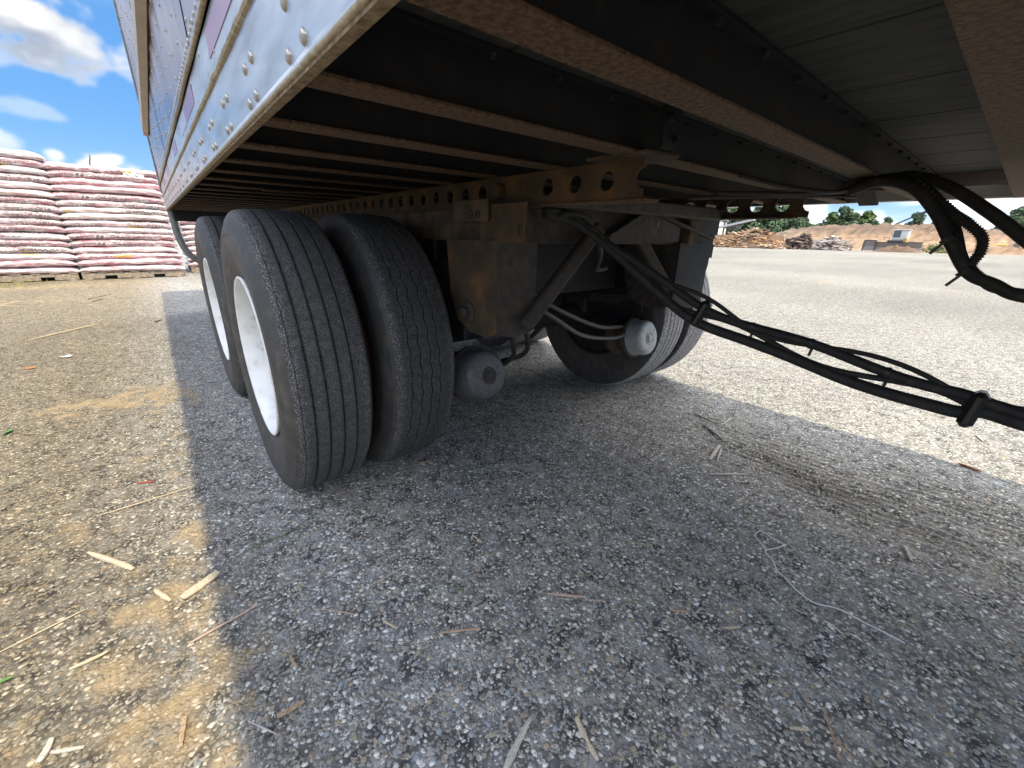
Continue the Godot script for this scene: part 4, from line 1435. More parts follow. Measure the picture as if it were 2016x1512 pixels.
func bag_mesh(seed_: int, w: float, hgt: float, dep: float) -> ArrayMesh:
	var n := hash_noise(seed_, 1.0, 4)
	var st := begin(false)
	var nu := 64
	var nv := 30
	var grid := []
	for j in nv + 1:
		var line := []
		var b := TAU * j / nv
		for i in nu + 1:
			var t := -1.0 + 2.0 * i / nu
			# pillow section, pinched towards both ends
			var x := signf(t) * (1.0 - pow(1.0 - absf(t), 1.5))
			var pinch: float = pow(maxf(0.0, 1.0 - pow(absf(x), 12.0)), .5)
			var cb := cos(b)
			var sb := sin(b)
			var py := signf(sb) * pow(absf(sb), .75) * hgt * .5 * (.10 + .90 * pinch)
			var pz := signf(cb) * pow(absf(cb), .42) * dep * .5 * (.90 + .10 * pinch)
			var q := Vector3(x * w * .5 * (1.0 - .02 * absf(sb)), py, pz)
			var s := n.get_noise_3d(q.x * 2.2, q.y * 6.0, q.z * 2.2) * .020 + n.get_noise_3d(q.x * 9.0, q.y * 22.0, q.z * 8.0) * .011
			var nrm := Vector3(.2 * x, sb, cb * .8).normalized()
			q.y -= .035 * pow(absf(x), 8.0)
			line.append([q + nrm * s, Vector2(float(i) / nu, float(j) / nv)])
		grid.append(line)
	for j in nv:
		for i in nu:
			for c in [[j, i], [j, i + 1], [j + 1, i + 1], [j, i], [j + 1, i + 1], [j + 1, i]]:
				st.set_uv(grid[c[0]][c[1]][1])
				st.add_vertex(grid[c[0]][c[1]][0])
	st.index()
	st.generate_normals()
	return st.commit()

func pallet(at: Vector3, turn: float, label: String, w := 1.56) -> void:
	var root := base("wooden_pallet", at, turn)
	tag(root, label, "pallet", "pallets under the bagged mulch")
	for i in 3:
		var st := begin(true)
		var parts := [[0, .10, .012], [0, .012, .02]]
		# stringer with two fork notches: one thick upper bar, three feet
		var zz := .52 - i * .52
		box(st, Vector3(0, .097, zz), Vector3(w, .05, .038), Basis.IDENTITY, .003)
		for q in [[-w * .5 + .16, .32], [0, w * .36], [w * .5 - .16, .32]]:
			box(st, Vector3(q[0], .045, zz), Vector3(q[1], .055, .038), Basis.IDENTITY, .003)
		done(st)
		obj("stringer", st, M["pallet wood"], root)
	for i in 7:
		var st := begin(true)
		box(st, Vector3(-w / 2 + .06 + i * (w - .12) / 6.0, .132, 0), Vector3(.12, .018, 1.1), Basis.IDENTITY, .002); done(st)
		obj("deck_board", st, M["pallet wood"], root)
	for i in 3:
		var st := begin(true)
		box(st, Vector3(-w / 2 + .08 + i * (w - .16) / 2.0, .009, 0), Vector3(.12, .016, 1.1), Basis.IDENTITY, .002); done(st)
		obj("bottom_board", st, M["pallet wood"], root)

func bags() -> void:
	textured("pallet wood", noise_tex("pallet", .02, [[0.0, lin(.14, .11, .08)], [.5, lin(.27, .22, .165)], [1.0, lin(.38, .33, .26)]], 40, 256, 5), .4, .9)
	var mats := []
	for k in 5:
		var m := mat("bag film %d" % k, Color.WHITE, .32)
		m.albedo_texture = bag_texture(k)
		m.clearcoat_enabled = true
		m.clearcoat = .8
		m.clearcoat_roughness = .22
		m.heightmap_enabled = true
		m.heightmap_texture = noise_tex("crinkle", .03, [], 44, 512, 5, FastNoiseLite.TYPE_SIMPLEX_SMOOTH, 20.0)
		m.heightmap_scale = .9
		mats.append(m)
	var forms := []
	for k in 6: forms.append(bag_mesh(80 + k, 1.65, .158, 1.14))
	var short := [bag_mesh(95, .86, .15, 1.1), bag_mesh(96, .84, .15, 1.1)]
	var ordinals := ["lowest", "second", "third", "fourth", "fifth", "sixth", "seventh", "eighth", "ninth", "tenth", "eleventh", "twelfth", "thirteenth", "fourteenth", "fifteenth", "sixteenth", "seventeenth", "topmost"]
	var sr := RandomNumberGenerator.new()
	sr.seed = 5
	var words := ["rose red", "pale pink", "whitish", "dark red", "dull cream"]
	var stacks := [[-2.02, -11.98, .02, 17, 2.17, "left-hand stack"], [-.405, -12.02, -.005, 16, 2.05, "right-hand stack"], [1.33, -12.9, .0, 15, 1.9, "stack under the trailer's tail"], [-3.66, -12.0, .0, 16, 2.08, "stack at the left edge"]]
	var si := 0
	for s in stacks:
		var label: String = "low wooden pallet under the %s of mulch bags" % s[5]
		pallet(Vector3(s[0], 0, s[1]), s[2], label)
		var n: int = s[3]
		var pitch: float = (s[4] - .145) / n
		for l in n:
			var pair: bool = si == 1 and l == n - 1
			for half in (2 if pair else 1):
				var k := sr.randi() % 5
				var o := MeshInstance3D.new()
				o.mesh = short[half] if pair else forms[sr.randi() % 6]
				o.material_override = mats[k]
				o.name = numbered("mulch_bag")
				add_child(o)
				var lean := .05 * sin(l * .5 + si * 2.0)
				o.position = Vector3(s[0] + (-.40 + half * .80 if pair else 0.0) + sr.randf_range(-.02, .02) - (l / float(n)) * .05 * (1.0 if si == 1 else -.4), .142 + pitch * (l + .5) - .012 * half, s[1] + sr.randf_range(-.015, .015) + lean * .3)
				o.rotation = Vector3(sr.randf_range(-.02, .02), s[2] + sr.randf_range(-.012, .012) + (PI if sr.randf() < .5 else 0.0), sr.randf_range(-.008, .008))
				o.scale = Vector3(sr.randf_range(.985, 1.012), pitch / .122 * 1.02, 1)
				var where: String = "topmost" if l == n - 1 else ordinals[l] + (" from below" if l > 0 else "")
				var lab := "%s mulch bag, %s in the %s" % [words[k], where, s[5]]
				if pair: lab = "%s mulch bag, %s half of the right-hand stack's top tier" % [words[k], "left" if half == 0 else "right"]
				tag(o, lab, "mulch bag", "stacked bags of mulch")
		si += 1
	# a scrap of blue-white wrap on top, and a twig that stands on the stack
	var st := begin(true)
	var hn := hash_noise(3, 6.0, 3)
	for i in 10:
		for j in 6:
			var q := []
			for c in [[0, 0], [0, 1], [1, 1], [1, 0]]:
				var u: float = (i + c[0]) / 10.0
				var v: float = (j + c[1]) / 6.0
				q.append(Vector3(-.18 + .30 * u, 2.02 - .16 * v + .03 * hn.get_noise_2d(u, v * 3.0), -11.46 + .05 * hn.get_noise_2d(u * 2.0 + 5.0, v * 2.0) - .05 * pow(1 - v, 2)))
			quad(st, q[0], q[1], q[2], q[3])
	done(st)
	mat("wrap scrap", lin(.62, .74, .78), .25)
	tag(obj("plastic_scrap", st, M["wrap scrap"]), "torn pale blue plastic scrap hanging over the right stack's top bags", "plastic scrap")
	st = begin(false)
	tube(st, [Vector3(-.635, 2.03, -11.9), Vector3(-.625, 2.13, -11.9), Vector3(-.60, 2.20, -11.89), Vector3(-.598, 2.25, -11.89)], [.012, .012, .010, .008], 6); done(st)
	tag(obj("twig", st, M["dark wood"]), "short dark twig poking up from the right stack of bags", "twig")

# ---------------------------------------------------------------- the far side of the lot
func crown_mesh(seed_: int, lobes: int, leaves: int, tall: float, leaf: float) -> ArrayMesh:
	# leaf clumps spread through overlapping lobes; unit: metres, base of the crown at y = 0
	var sr := RandomNumberGenerator.new()
	sr.seed = seed_
	var st := begin(true)
	var L := []
	for i in lobes:
		var u := float(i) / lobes
		var r := lerpf(1.9, .8, u) * sr.randf_range(.75, 1.15)
		L.append([Vector3(sr.randf_range(-1, 1) * (1.9 - 1.5 * u), tall * (.12 + .82 * u), sr.randf_range(-1, 1) * (1.9 - 1.5 * u)), r])
	for i in leaves:
		var l: Array = L[sr.randi() % lobes]
		var d := Vector3(sr.randfn(), sr.randfn(), sr.randfn()).normalized()
		var p: Vector3 = l[0] + d * (l[1] as float) * pow(sr.randf(), .4)
		var nrm := (d + Vector3(sr.randfn(), sr.randfn() + .4, sr.randfn()) * .6).normalized()
		var f := frame_of(nrm)
		var a := sr.randf() * TAU
		var u := (f.x * cos(a) + f.y * sin(a)) * leaf * sr.randf_range(.6, 1.3)
		var v := f.z.cross(u) * sr.randf_range(.45, .9)
		var k := sr.randf_range(.5, 1.5)
		st.set_color(Color(.075 * k, .125 * k, .06 * k))
		tri(st, p - u, p + v, p + u)
		tri(st, p - u, p + u, p - v)
	st.generate_normals()
	return st.commit()

func trunk_mesh(hgt: float, r: float, seed_: int) -> ArrayMesh:
	var sr := RandomNumberGenerator.new()
	sr.seed = seed_
	var st := begin(false)
	tube(st, [Vector3(0, -.3, 0), Vector3(.05, hgt * .4, 0), Vector3(-.05, hgt * .8, .1), Vector3(0, hgt * 1.3, 0)], [r, r * .8, r * .55, r * .15], 7)
	for i in 5:
		var a := sr.randf() * TAU
		var y := hgt * sr.randf_range(.5, 1.0)
		tube(st, [Vector3(0, y, 0), Vector3(cos(a) * .8, y + .7, sin(a) * .8), Vector3(cos(a) * 1.5, y + 1.6, sin(a) * 1.5)], [r * .4, r * .28, r * .1], 5)
	done(st)
	return st.commit()

func trees() -> void:
	var leafm := mat("leaves", Color.WHITE, .7)
	leafm.vertex_color_use_as_albedo = true
	leafm.backlight_enabled = true
	leafm.backlight = Color(.12, .2, .06)
	var light := leafm.duplicate() as StandardMaterial3D
	light.albedo_color = Color(1.0, 1.0, .75)
	light.resource_name = "pale leaves"
	var bark := mat("bark", lin(.10, .075, .055), .9)
	var crowns := [crown_mesh(1, 9, 2600, 6.0, .34), crown_mesh(2, 11, 2600, 7.5, .34), crown_mesh(3, 8, 2400, 5.0, .32), crown_mesh(4, 13, 2200, 9.0, .3)]
	var trunk := trunk_mesh(4.0, .22, 8)
	# trees that stand apart above the dirt bank
	var single := [[[126, -32.0], 8.4, 2, "broad dark green tree left of the gap above the dirt bank"], [[127, -30.2], 9.6, 1, "tallest rounded tree standing above the dirt bank"], [[127.5, -28.0], 8.2, 0, "mid-green bushy tree right of the tallest one above the dirt bank"], [[128, -25.8], 8.6, 2, "bright green pointed tree at the right end of the group above the bank"], [[127, -24.0], 6.4, 0, "low green tree sloping off the group's right end"], [[148, -25.5], 7.4, 3, "tiny lone conifer on the skyline left of the boom"], [[126, -17.0], 7.8, 1, "tree behind the dark boom on the skyline"], [[127, -13.8], 6.6, 0, "low tree right of the boom on the skyline"], [[150, -3.6], 10.0, 1, "hazy tree at the far right edge of the lot"], [[118, -37.0], 9.0, 1, "tree at the right end of the wood beside the bank"]]
	for s in single:
		var root := base("tree", Vector3(s[0][0], 0, s[0][1]), s[1] * 7.0)
		tag(root, s[3], "tree", "trees above the dirt bank")
		var k: float = s[1] / ([8.6, 10.0, 7.6, 10.6][s[2]] as float)
		var tr := put("trunk", trunk, bark, root)
		tr.scale = Vector3.ONE * k
		var cr := put("crown", crowns[s[2]], light if s[2] == 2 else leafm, root, Vector3(0, 2.1 * k, 0))
		cr.scale = Vector3(k * 1.1, k, k * 1.1)
	# the wood on the left: one mass
	var mm := MultiMesh.new()
	mm.transform_format = MultiMesh.TRANSFORM_3D
	mm.mesh = crowns[0]
	var sr := RandomNumberGenerator.new()
	sr.seed = 12
	var at := []
	for i in 150:
		var row := i % 4
		at.append(Transform3D(Basis(Vector3.UP, sr.randf() * TAU) * Basis.from_scale(Vector3(1, sr.randf_range(.85, 1.35), 1) * sr.randf_range(.9, 1.35)), Vector3(118 + row * 4.5 + sr.randf_range(-2, 2) - (i / 4) * .35, sr.randf_range(.4, 1.6), -40.0 - (i / 4) * 2.3 + sr.randf_range(-1, 1))))
	for i in 70:
		at.append(Transform3D(Basis(Vector3.UP, sr.randf() * TAU) * Basis.from_scale(Vector3.ONE * sr.randf_range(.8, 1.1)), Vector3(185 + sr.randf_range(-6, 6), .4, -36.0 + i * 2.4)))
	for i in 46:
		at.append(Transform3D(Basis(Vector3.UP, sr.randf() * TAU) * Basis.from_scale(Vector3.ONE * sr.randf_range(.55, .95)), Vector3(124 + sr.randf_range(-2, 3), .2, -42.0 + i * .42 + sr.randf_range(-.6, .6))))
	mm.instance_count = at.size()
	for i in at.size(): mm.set_instance_transform(i, at[i])
	var o := MultiMeshInstance3D.new()
	o.multimesh = mm
	o.material_override = leafm
	o.name = "wood"
	add_child(o)
	tag(o, "dense dark green wood behind the scrap wood heap", "wood", "", "stuff")
	# bush at the foot of the bank
	var b := base("bush", Vector3(75.4, 0, -7.6))
	tag(b, "small pale green bush at the foot of the dirt bank beside the dozer", "bush")
	var bc := put("foliage", crown_mesh(9, 6, 700, 1.2, .16), light, b)
	bc.scale = Vector3(.62, .62, .75)

func bank() -> void:
	# dirt bank: ridge profile along z
	var prof := [[-75.0, .0], [-60.0, 1.2], [-48.0, 2.0], [-38.0, 2.4], [-34.0, 2.7], [-30.0, 3.5], [-25.0, 4.0], [-20.0, 4.3], [-14.0, 4.2], [-8.0, 4.0], [-4.0, 3.4], [0.0, 2.6], [6.0, 3.0], [16.0, 2.0], [40.0, .0]]
	var n := hash_noise(71, .12, 5)
	var f := hash_noise(72, .6, 4)
	var st := begin(false)
	var nz := 300
	var nx := 44
	var pts := []
	for j in nz + 1:
		var z := lerpf(-75, 40, float(j) / nz)
		var top := 0.0
		for k in prof.size() - 1:
			if z >= prof[k][0] and z <= prof[k + 1][0]:
				top = lerpf(prof[k][1], prof[k + 1][1], (z - prof[k][0]) / (prof[k + 1][0] - prof[k][0]))
		var line := []
		for i in nx + 1:
			var u := float(i) / nx
			var x := 78.5 + u * 46.0 + 2.5 * n.get_noise_2d(z * 2.0, 4.0)
			# a lower terrace in front, the ridge behind, flat top, down at the back
			var h: float = top * (.42 * smooth01(.0, .10, u) + .58 * smooth01(.16, .40, u))
			h *= 1.0 - smooth01(.80, 1.0, u)
			var gully := absf(f.get_noise_2d(z * .9, u * 3.0))
			h += (n.get_noise_2d(z * 1.6, x * 1.2) * .5 - gully * 1.2) * clampf(h * .5, 0, 1) * (1.0 - smooth01(.45, .6, u) * .6)
			line.append([Vector3(x, h - .03, z), u])
		pts.append(line)
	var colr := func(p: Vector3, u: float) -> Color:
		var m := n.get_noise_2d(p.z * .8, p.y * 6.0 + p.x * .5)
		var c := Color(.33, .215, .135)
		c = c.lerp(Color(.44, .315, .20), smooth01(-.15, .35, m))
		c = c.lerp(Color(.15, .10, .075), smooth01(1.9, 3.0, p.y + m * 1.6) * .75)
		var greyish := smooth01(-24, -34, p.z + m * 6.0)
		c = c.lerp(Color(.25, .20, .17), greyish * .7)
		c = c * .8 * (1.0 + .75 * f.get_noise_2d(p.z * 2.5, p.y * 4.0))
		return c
	for j in nz:
		for i in nx:
			for c in [[j, i], [j + 1, i], [j + 1, i + 1], [j, i], [j + 1, i + 1], [j, i + 1]]:
				var q: Array = pts[c[0]][c[1]]
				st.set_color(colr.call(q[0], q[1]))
				st.add_vertex(q[0])
	st.index()
	st.generate_normals()
	var m := mat("dirt", Color.WHITE, .95)
	m.vertex_color_use_as_albedo = true
	m.heightmap_enabled = true
	m.heightmap_texture = noise_tex("clods", .04, [], 73, 512, 6)
	m.uv1_triplanar = true
	m.uv1_scale = Vector3.ONE * .35
	m.heightmap_scale = 14.0
	tag(put("dirt_bank", st.commit(), m), "", "", "", "structure")
	# strip of bare earth at the edge of the lot
	st = begin(true)
	for j in 60:
		var z0 := -75.0 + j * 2.0
		quad(st, Vector3(76.2 + .5 * n.get_noise_1d(z0 * 3.0), .012, z0), Vector3(76.2 + .5 * n.get_noise_1d((z0 + 2.0) * 3.0), .012, z0 + 2.0), Vector3(84, .012, z0 + 2.0), Vector3(84, .012, z0))
	done(st)
	tag(obj("bare_earth", st, mat("earth", lin(.36, .24, .16), .95)), "", "", "", "structure")

func scrap_heap(called: String, label: String, x: float, z0: float, z1: float, hgt: float, n: int, cols: Array, len_: float, seed_: int) -> void:
	var sr := RandomNumberGenerator.new()
	sr.seed = seed_
	var st := begin(true)
	var m := M["scrap"] as StandardMaterial3D
	for i in n:
		var t := sr.randf()
		var z := lerpf(z0, z1, t)
		var top: float = hgt * (.80 + .2 * sin(t * 9.0 + seed_)) * (1.0 - pow(absf(2 * t - 1), 6.0))
		var u := pow(sr.randf(), .6)
		var y := top * sr.randf()
		var xx := x - 2.2 * (1.0 - y / maxf(top, .1)) + sr.randf_range(-.3, .6) + u
		var c: Color = cols[sr.randi() % cols.size()]
		st.set_color(c * sr.randf_range(.55, 1.3))
		var b := Basis.from_euler(Vector3(sr.randfn(0, .3), sr.randfn(0, .55), sr.randfn(0, .2)))
		box(st, Vector3(xx, maxf(y, .06), z), Vector3(sr.randf_range(.15, .6), sr.randf_range(.05, .14), len_ * sr.randf_range(.4, 1.3)), b)
	# dark core, so that one does not look through the heap
	st.set_color(cols[0] * .5)
	prism(st, PackedVector2Array([Vector2(x - 1.6, -.05), Vector2(x - .2, hgt * .72), Vector2(x + 2.0, hgt * .72), Vector2(x + 4.0, -.05)]), Vector3(0, 0, z0 + .6), Vector3.RIGHT, Vector3.UP, Vector3.BACK, (z1 - z0) - 1.2)
	done(st)
	tag(obj(called, st, m), label, "scrap heap", "", "stuff")

func far_things() -> void:
	var sm := mat("scrap", Color.WHITE, .9)
	sm.vertex_color_use_as_albedo = true
	scrap_heap("scrap_wood_heap", "long heap of tan slab wood at the far edge of the lot", 66.0, -37.0, -21.9, 2.45, 1500, [Color(.42, .26, .15), Color(.55, .38, .24), Color(.33, .20, .12), Color(.5, .4, .3)], 1.3, 1)
	scrap_heap("dark_scrap_heap", "dark brown and black scrap heap right of the tan slab wood", 69.0, -22.3, -19.3, 2.1, 420, [Color(.06, .045, .045), Color(.12, .08, .07), Color(.22, .16, .13)], .6, 2)
	scrap_heap("pale_scrap_heap", "heap of grey and white broken slabs beside the dirt bank", 70.5, -20.0, -15.3, 1.75, 420, [Color(.48, .44, .40), Color(.33, .26, .22), Color(.62, .58, .54), Color(.14, .1, .09)], .8, 3)
	# ---- the dozer, facing the lot
	var steel := mat("blade steel", lin(.26, .235, .21), .6, .3)
	var dark := mat("machine dark", lin(.05, .05, .052), .6)
	var white := mat("cab white", lin(.62, .64, .63), .45)
	var glass := mat("cab glass", lin(.10, .11, .115), .12)
	var yellow := mat("machine yellow", lin(.48, .34, .08), .5)
	var root := base("bulldozer", Vector3(73.5, 0, -11.3), 0)
	tag(root, "white-cabbed bulldozer with a wide blade in front of the dirt bank", "bulldozer")
	var st := begin(true)
	for s in [[-14.15, -12.95, 1.30, .0], [-12.93, -9.9, 1.06, .12], [-9.88, -8.5, 1.12, .0]]:
		var pr := PackedVector2Array([Vector2(71.9, .12), Vector2(72.1, .12), Vector2(72.28, s[2] * .5), Vector2(72.1, s[2]), Vector2(71.95, s[2]), Vector2(72.1, s[2] * .5)])
		st = begin(true)
		prism(st, pr, Vector3(s[3], 0, s[0]), Vector3.RIGHT, Vector3.UP, Vector3.BACK, s[1] - s[0]); done(st)
		wpart("blade", st, steel, root)
		st = begin(true)
		box(st, Vector3(71.97 + s[3], s[2] + .05, (s[0] + s[1]) / 2), Vector3(.16, .10, s[1] - s[0])); done(st)
		wpart("blade_rim", st, dark, root)
	for z in [-14.17, -12.94]:
		st = begin(true); box(st, Vector3(71.93, .66, z), Vector3(.2, 1.3, .07)); done(st)
		wpart("blade_post", st, dark, root)
	for s in [-1.0, 1.0]:
		st = begin(true)
		prism(st, PackedVector2Array([Vector2(72.7, .25), Vector2(73.0, .02), Vector2(76.0, .02), Vector2(76.4, .4), Vector2(76.1, .85), Vector2(73.2, .85)]), Vector3(0, 0, -11.3 + s * .95 - .25), Vector3.RIGHT, Vector3.UP, Vector3.BACK, .5); done(st)
		wpart("track", st, dark, root)
	st = begin(true); box(st, Vector3(74.2, 1.12, -11.3), Vector3(2.6, .6, 1.5), Basis.IDENTITY, .05); done(st)
	wpart("hull", st, dark, root)
	st = begin(true); box(st, Vector3(73.3, 1.45, -10.35), Vector3(.8, .5, .35), Basis.IDENTITY, .04); done(st)
	wpart("engine_cover", st, yellow, root)
	st = begin(true); box(st, Vector3(74.5, 2.05, -11.1), Vector3(1.3, 1.2, 1.55), Basis.IDENTITY, .06)
	box(st, Vector3(74.45, 2.68, -11.1), Vector3(1.5, .08, 1.75), Basis.IDENTITY, .02); done(st)
	var cab := wpart("cab", st, white, root)
	for s in [[-11.42, .72], [-10.72, .5]]:
		st = begin(true); box(st, Vector3(73.84, 2.16, s[0]), Vector3(.02, .8, s[1])); done(st)
		wpart("window", st, glass if s[0] < -11 else white, cab)
	st = begin(true)
	for z in [-12.45, -11.95]: tube(st, [Vector3(73.2, 1.4, z), Vector3(73.2, 1.75, z)], .03, 6)
	tube(st, [Vector3(73.2, 1.75, -12.5), Vector3(73.2, 1.75, -11.9)], .03, 6); done(st)
	wpart("handrail", st, dark, root)
	st = begin(true)
	for z in [-13.2, -9.6]:
		st = begin(true)
		tube(st, [Vector3(72.2, .95, z), Vector3(73.2, 1.05, -11.3 + (z + 11.3) * .4)], .07, 6); done(st)
		wpart("push_arm", st, dark, root)
	# soil pushed up before the blade
	st = begin(false)
	var n := hash_noise(91, .9, 4)
	for j in 40:
		for i in 10:
			for c in [[0, 0], [1, 0], [1, 1], [0, 0], [1, 1], [0, 1]]:
				var z: float = lerpf(-13.0, -8.2, (j + c[0]) / 40.0)
				var u: float = (i + c[1]) / 10.0
				var h := .72 * sin(PI * clampf((z + 13.0) / 4.8, 0, 1)) * sin(PI * clampf(u, 0, 1)) * (1.0 + .6 * n.get_noise_2d(z, u * 3.0))
				st.add_vertex(Vector3(70.7 + u * 1.5, maxf(h, .0) + .005, z))
	st.index()
	st.generate_normals()
	tag(put("soil_heap", st.commit(), mat("dark soil", lin(.17, .11, .075), .95)), "low heap of dark soil pushed up before the dozer's blade", "soil heap")
	# ---- stacker boom over the bank
	root = base("conveyor_boom", Vector3(108.8, 0, -14.4))
	tag(root, "dark inclined conveyor boom rising behind the dirt bank", "conveyor")
	st = begin(true)
	var e0 := Vector3(108.8, 4.4, -17.6)
	var e1 := Vector3(109.1, 7.4, -12.6)
	var d := e1 - e0
	box(st, (e0 + e1) / 2, Vector3(.45, .22, d.length()), frame_of(d)); done(st)
	wpart("boom", st, dark, root)
	st = begin(true); box(st, Vector3(109.05, 6.5, -14.0), Vector3(.6, .42, 1.5), frame_of(d)); done(st)
	wpart("drive_head", st, dark, root)
	st = begin(true)
	for s in [-.6, .6]: tube(st, [Vector3(109 + s, .0, -14.0), Vector3(109 + s * .3, 6.2, -14.1)], .08, 6)
	tube(st, [e0, Vector3(108.7, .2, -19.5)], .14, 6)
	done(st)
	wpart("support_leg", st, dark, root)
	# ---- pale inclined conveyor and shed behind the slab wood
	var pale := mat("conveyor pale", lin(.50, .53, .56), .5, .2)
	root = base("conveyor", Vector3(82, 0, -37))
	tag(root, "pale inclined conveyor behind the tan slab wood", "conveyor")
	for s in [[Vector3(80, 2.0, -42.5), Vector3(80, 4.4, -31.5), .30], [Vector3(81.5, 2.9, -44.0), Vector3(81.5, 4.6, -36.5), .16]]:
		st = begin(true)
		var dd: Vector3 = s[1] - s[0]
		box(st, (s[0] + s[1]) / 2, Vector3(.8, s[2], dd.length()), frame_of(dd))
		done(st)
		wpart("belt_frame", st, pale, root)
	st = begin(true)
	for z in [-41.0, -37.5, -34.0]:
		tube(st, [Vector3(80, 0, z), Vector3(80, 2.2 + (z + 42.5) * .218, z)], .08, 6)
	for k in 11:
		tube(st, [Vector3(79.6, 2.1 + k * .218, -42.5 + k), Vector3(79.6, 2.75 + k * .218, -42.5 + k)], .025, 5)
	tube(st, [Vector3(79.6, 2.75, -42.5), Vector3(79.6, 5.1, -31.7)], .03, 5)
	done(st)
	wpart("rail_and_legs", st, dark, root)
	root = base("screen_tower", Vector3(88, 0, -38.6))
	tag(root, "dark steel screening tower behind the pale conveyor", "tower")
	for z in [-39.6, -37.4]:
		for x in [87.0, 89.0]:
			st = begin(true); box(st, Vector3(x, 3.2, z), Vector3(.22, 6.4, .22)); done(st)
			wpart("post", st, dark, root)
	for y in [3.4, 5.6]:
		st = begin(true); box(st, Vector3(88, y, -38.5), Vector3(2.4, .5 if y < 5 else 1.2, 2.5)); done(st)
		wpart("hopper", st, dark, root)
	root = base("shed", Vector3(96, 0, -51))
	tag(root, "white shed with a low grey roof at the left end of the wood", "shed")
	st = begin(true); box(st, Vector3(97, 2.4, -50.2), Vector3(8, 4.8, 9.5)); done(st)
	wpart("wall", st, mat("shed white", lin(.62, .66, .64), .7), root)
	st = begin(true)
	prism(st, PackedVector2Array([Vector2(92.6, 4.82), Vector2(97, 5.7), Vector2(101.4, 4.82), Vector2(101.4, 5.0), Vector2(97, 5.9), Vector2(92.6, 5.0)]), Vector3(0, 0, -55.3), Vector3.RIGHT, Vector3.UP, Vector3.BACK, 10.2); done(st)
	wpart("roof", st, mat("shed roof", lin(.40, .44, .43), .6, .2), root)
	# ---- low dark cart at the right edge of the lot
	root = base("utility_cart", Vector3(83, 0, -2.0))
	tag(root, "low dark cart with a yellow load at the far right of the lot", "cart")
	st = begin(true); box(st, Vector3(83, .68, -2.1), Vector3(1.3, .35, 2.6), Basis.IDENTITY, .05); done(st)
	wpart("bed", st, dark, root)
	st = begin(true); box(st, Vector3(83, 1.02, -2.55), Vector3(1.1, .42, 1.3), Basis.IDENTITY, .12); done(st)
	wpart("load", st, yellow, root)
	st = begin(true); box(st, Vector3(83, 1.1, -1.15), Vector3(1.0, .6, .5), Basis.IDENTITY, .08); done(st)
	wpart("engine_cover", st, M["galvanised"], root)
	for z in [-2.9, -1.3]:
		for x in [82.4, 83.6]:
			st = begin(false)
			lathe(st, [Vector2(-.12, 0), Vector2(-.12, .22), Vector2(-.09, .34), Vector2(.09, .34), Vector2(.12, .22), Vector2(.12, 0)], Vector3(x, .34, z), Vector3.RIGHT, 20); done(st)
			wpart("wheel", st, dark, root)

# ---------------------------------------------------------------- what lies about
var H1: FastNoiseLite
var H2: FastNoiseLite

func gy(x: float, z: float) -> float:
	return ground_height(x, z, H1, H2)

func chip(m: String, x0: float, z0: float, x1: float, z1: float, w: float, th: float, called: String, label: String, category: String) -> void:
	var a := Vector3(x0, gy(x0, z0), z0)
	var b := Vector3(x1, gy(x1, z1), z1)
	var d := b - a
	var c := (a + b) / 2
	var st := begin(true)
	var sr := RandomNumberGenerator.new()
	sr.seed = hash(label)
	var f := frame_of(d)
	var n := 7
	var rings := []
	var lift := w * th * .5 + .004
	for i in n + 1:
		var u := float(i) / n
		var taper: float = 1.0 - .55 * pow(absf(2 * u - 1), 3.0) * sr.randf_range(.3, 1.0)
		var hw := w * .5 * taper * sr.randf_range(.82, 1.12)
		var hh := w * th * .5 * taper * sr.randf_range(.8, 1.15)
		var p := d * (u - .5) + Vector3(0, lift + sr.randf_range(-.1, .1) * w * th, 0) + f.x * w * .18 * sin(u * 3.0 + float(sr.seed % 7))
		var sh := sr.randf_range(-.2, .2) * w
		rings.append([p - f.x * hw - f.y * hh, p - f.x * hw * .9 + f.y * hh, p + f.x * hw * .15 + f.y * hh * 1.35, p + f.x * hw + f.y * hh * .7, p + f.x * hw * .95 - f.y * hh])
	for i in n:
		for k in 5:
			var q := (k + 1) % 5
			quad(st, rings[i][k], rings[i][q], rings[i + 1][q], rings[i + 1][k])
	for e in [0, n]:
		for k in [1, 2, 3]:
			if e == 0: tri(st, rings[e][0], rings[e][k + 1], rings[e][k])
			else: tri(st, rings[e][0], rings[e][k], rings[e][k + 1])
	done(st)
	var o := put(called, st.commit(), M[m], null, c)
	tag(o, label, category)

func cord(pts: Array, r: float, called: String, label: String, category: String, m: String) -> void:
	var c := Vector3(pts[0].x, 0, pts[0].y)
	var v := []
	for i in pts.size():
		var p: Vector2 = pts[i]
		v.append(Vector3(p.x, gy(p.x, p.y) + .007 + .004 * sin(i * 2.3), p.y) - c)
	var st := begin(false)
	tube(st, smooth_path(v, 6), r, 6); done(st)
	tag(put(called, st.commit(), M[m], null, c), label, category)

func leaf(x: float, z: float, r: float, called: String, label: String, m: String) -> void:
	var st := begin(true)
	var sr := RandomNumberGenerator.new()
	sr.seed = hash(label)
	var top := []
	for k in 9: top.append(Vector3(cos(TAU * k / 9) * r * 1.5, sr.randf_range(.0, .5) * r, sin(TAU * k / 9) * r * .7))
	for k in 9:
		tri(st, Vector3(0, r * .08, 0), top[k], top[(k + 1) % 9])
		tri(st, Vector3(0, r * .05, 0), top[(k + 1) % 9] - Vector3(0, .0006, 0), top[k] - Vector3(0, .0006, 0))
	done(st)
	var o := put(called, st.commit(), M[m], null, Vector3(x, gy(x, z) + .005, z))
	o.rotation.y = sr.randf() * TAU
	tag(o, label, "leaf" if called == "leaf" else "paper scrap")

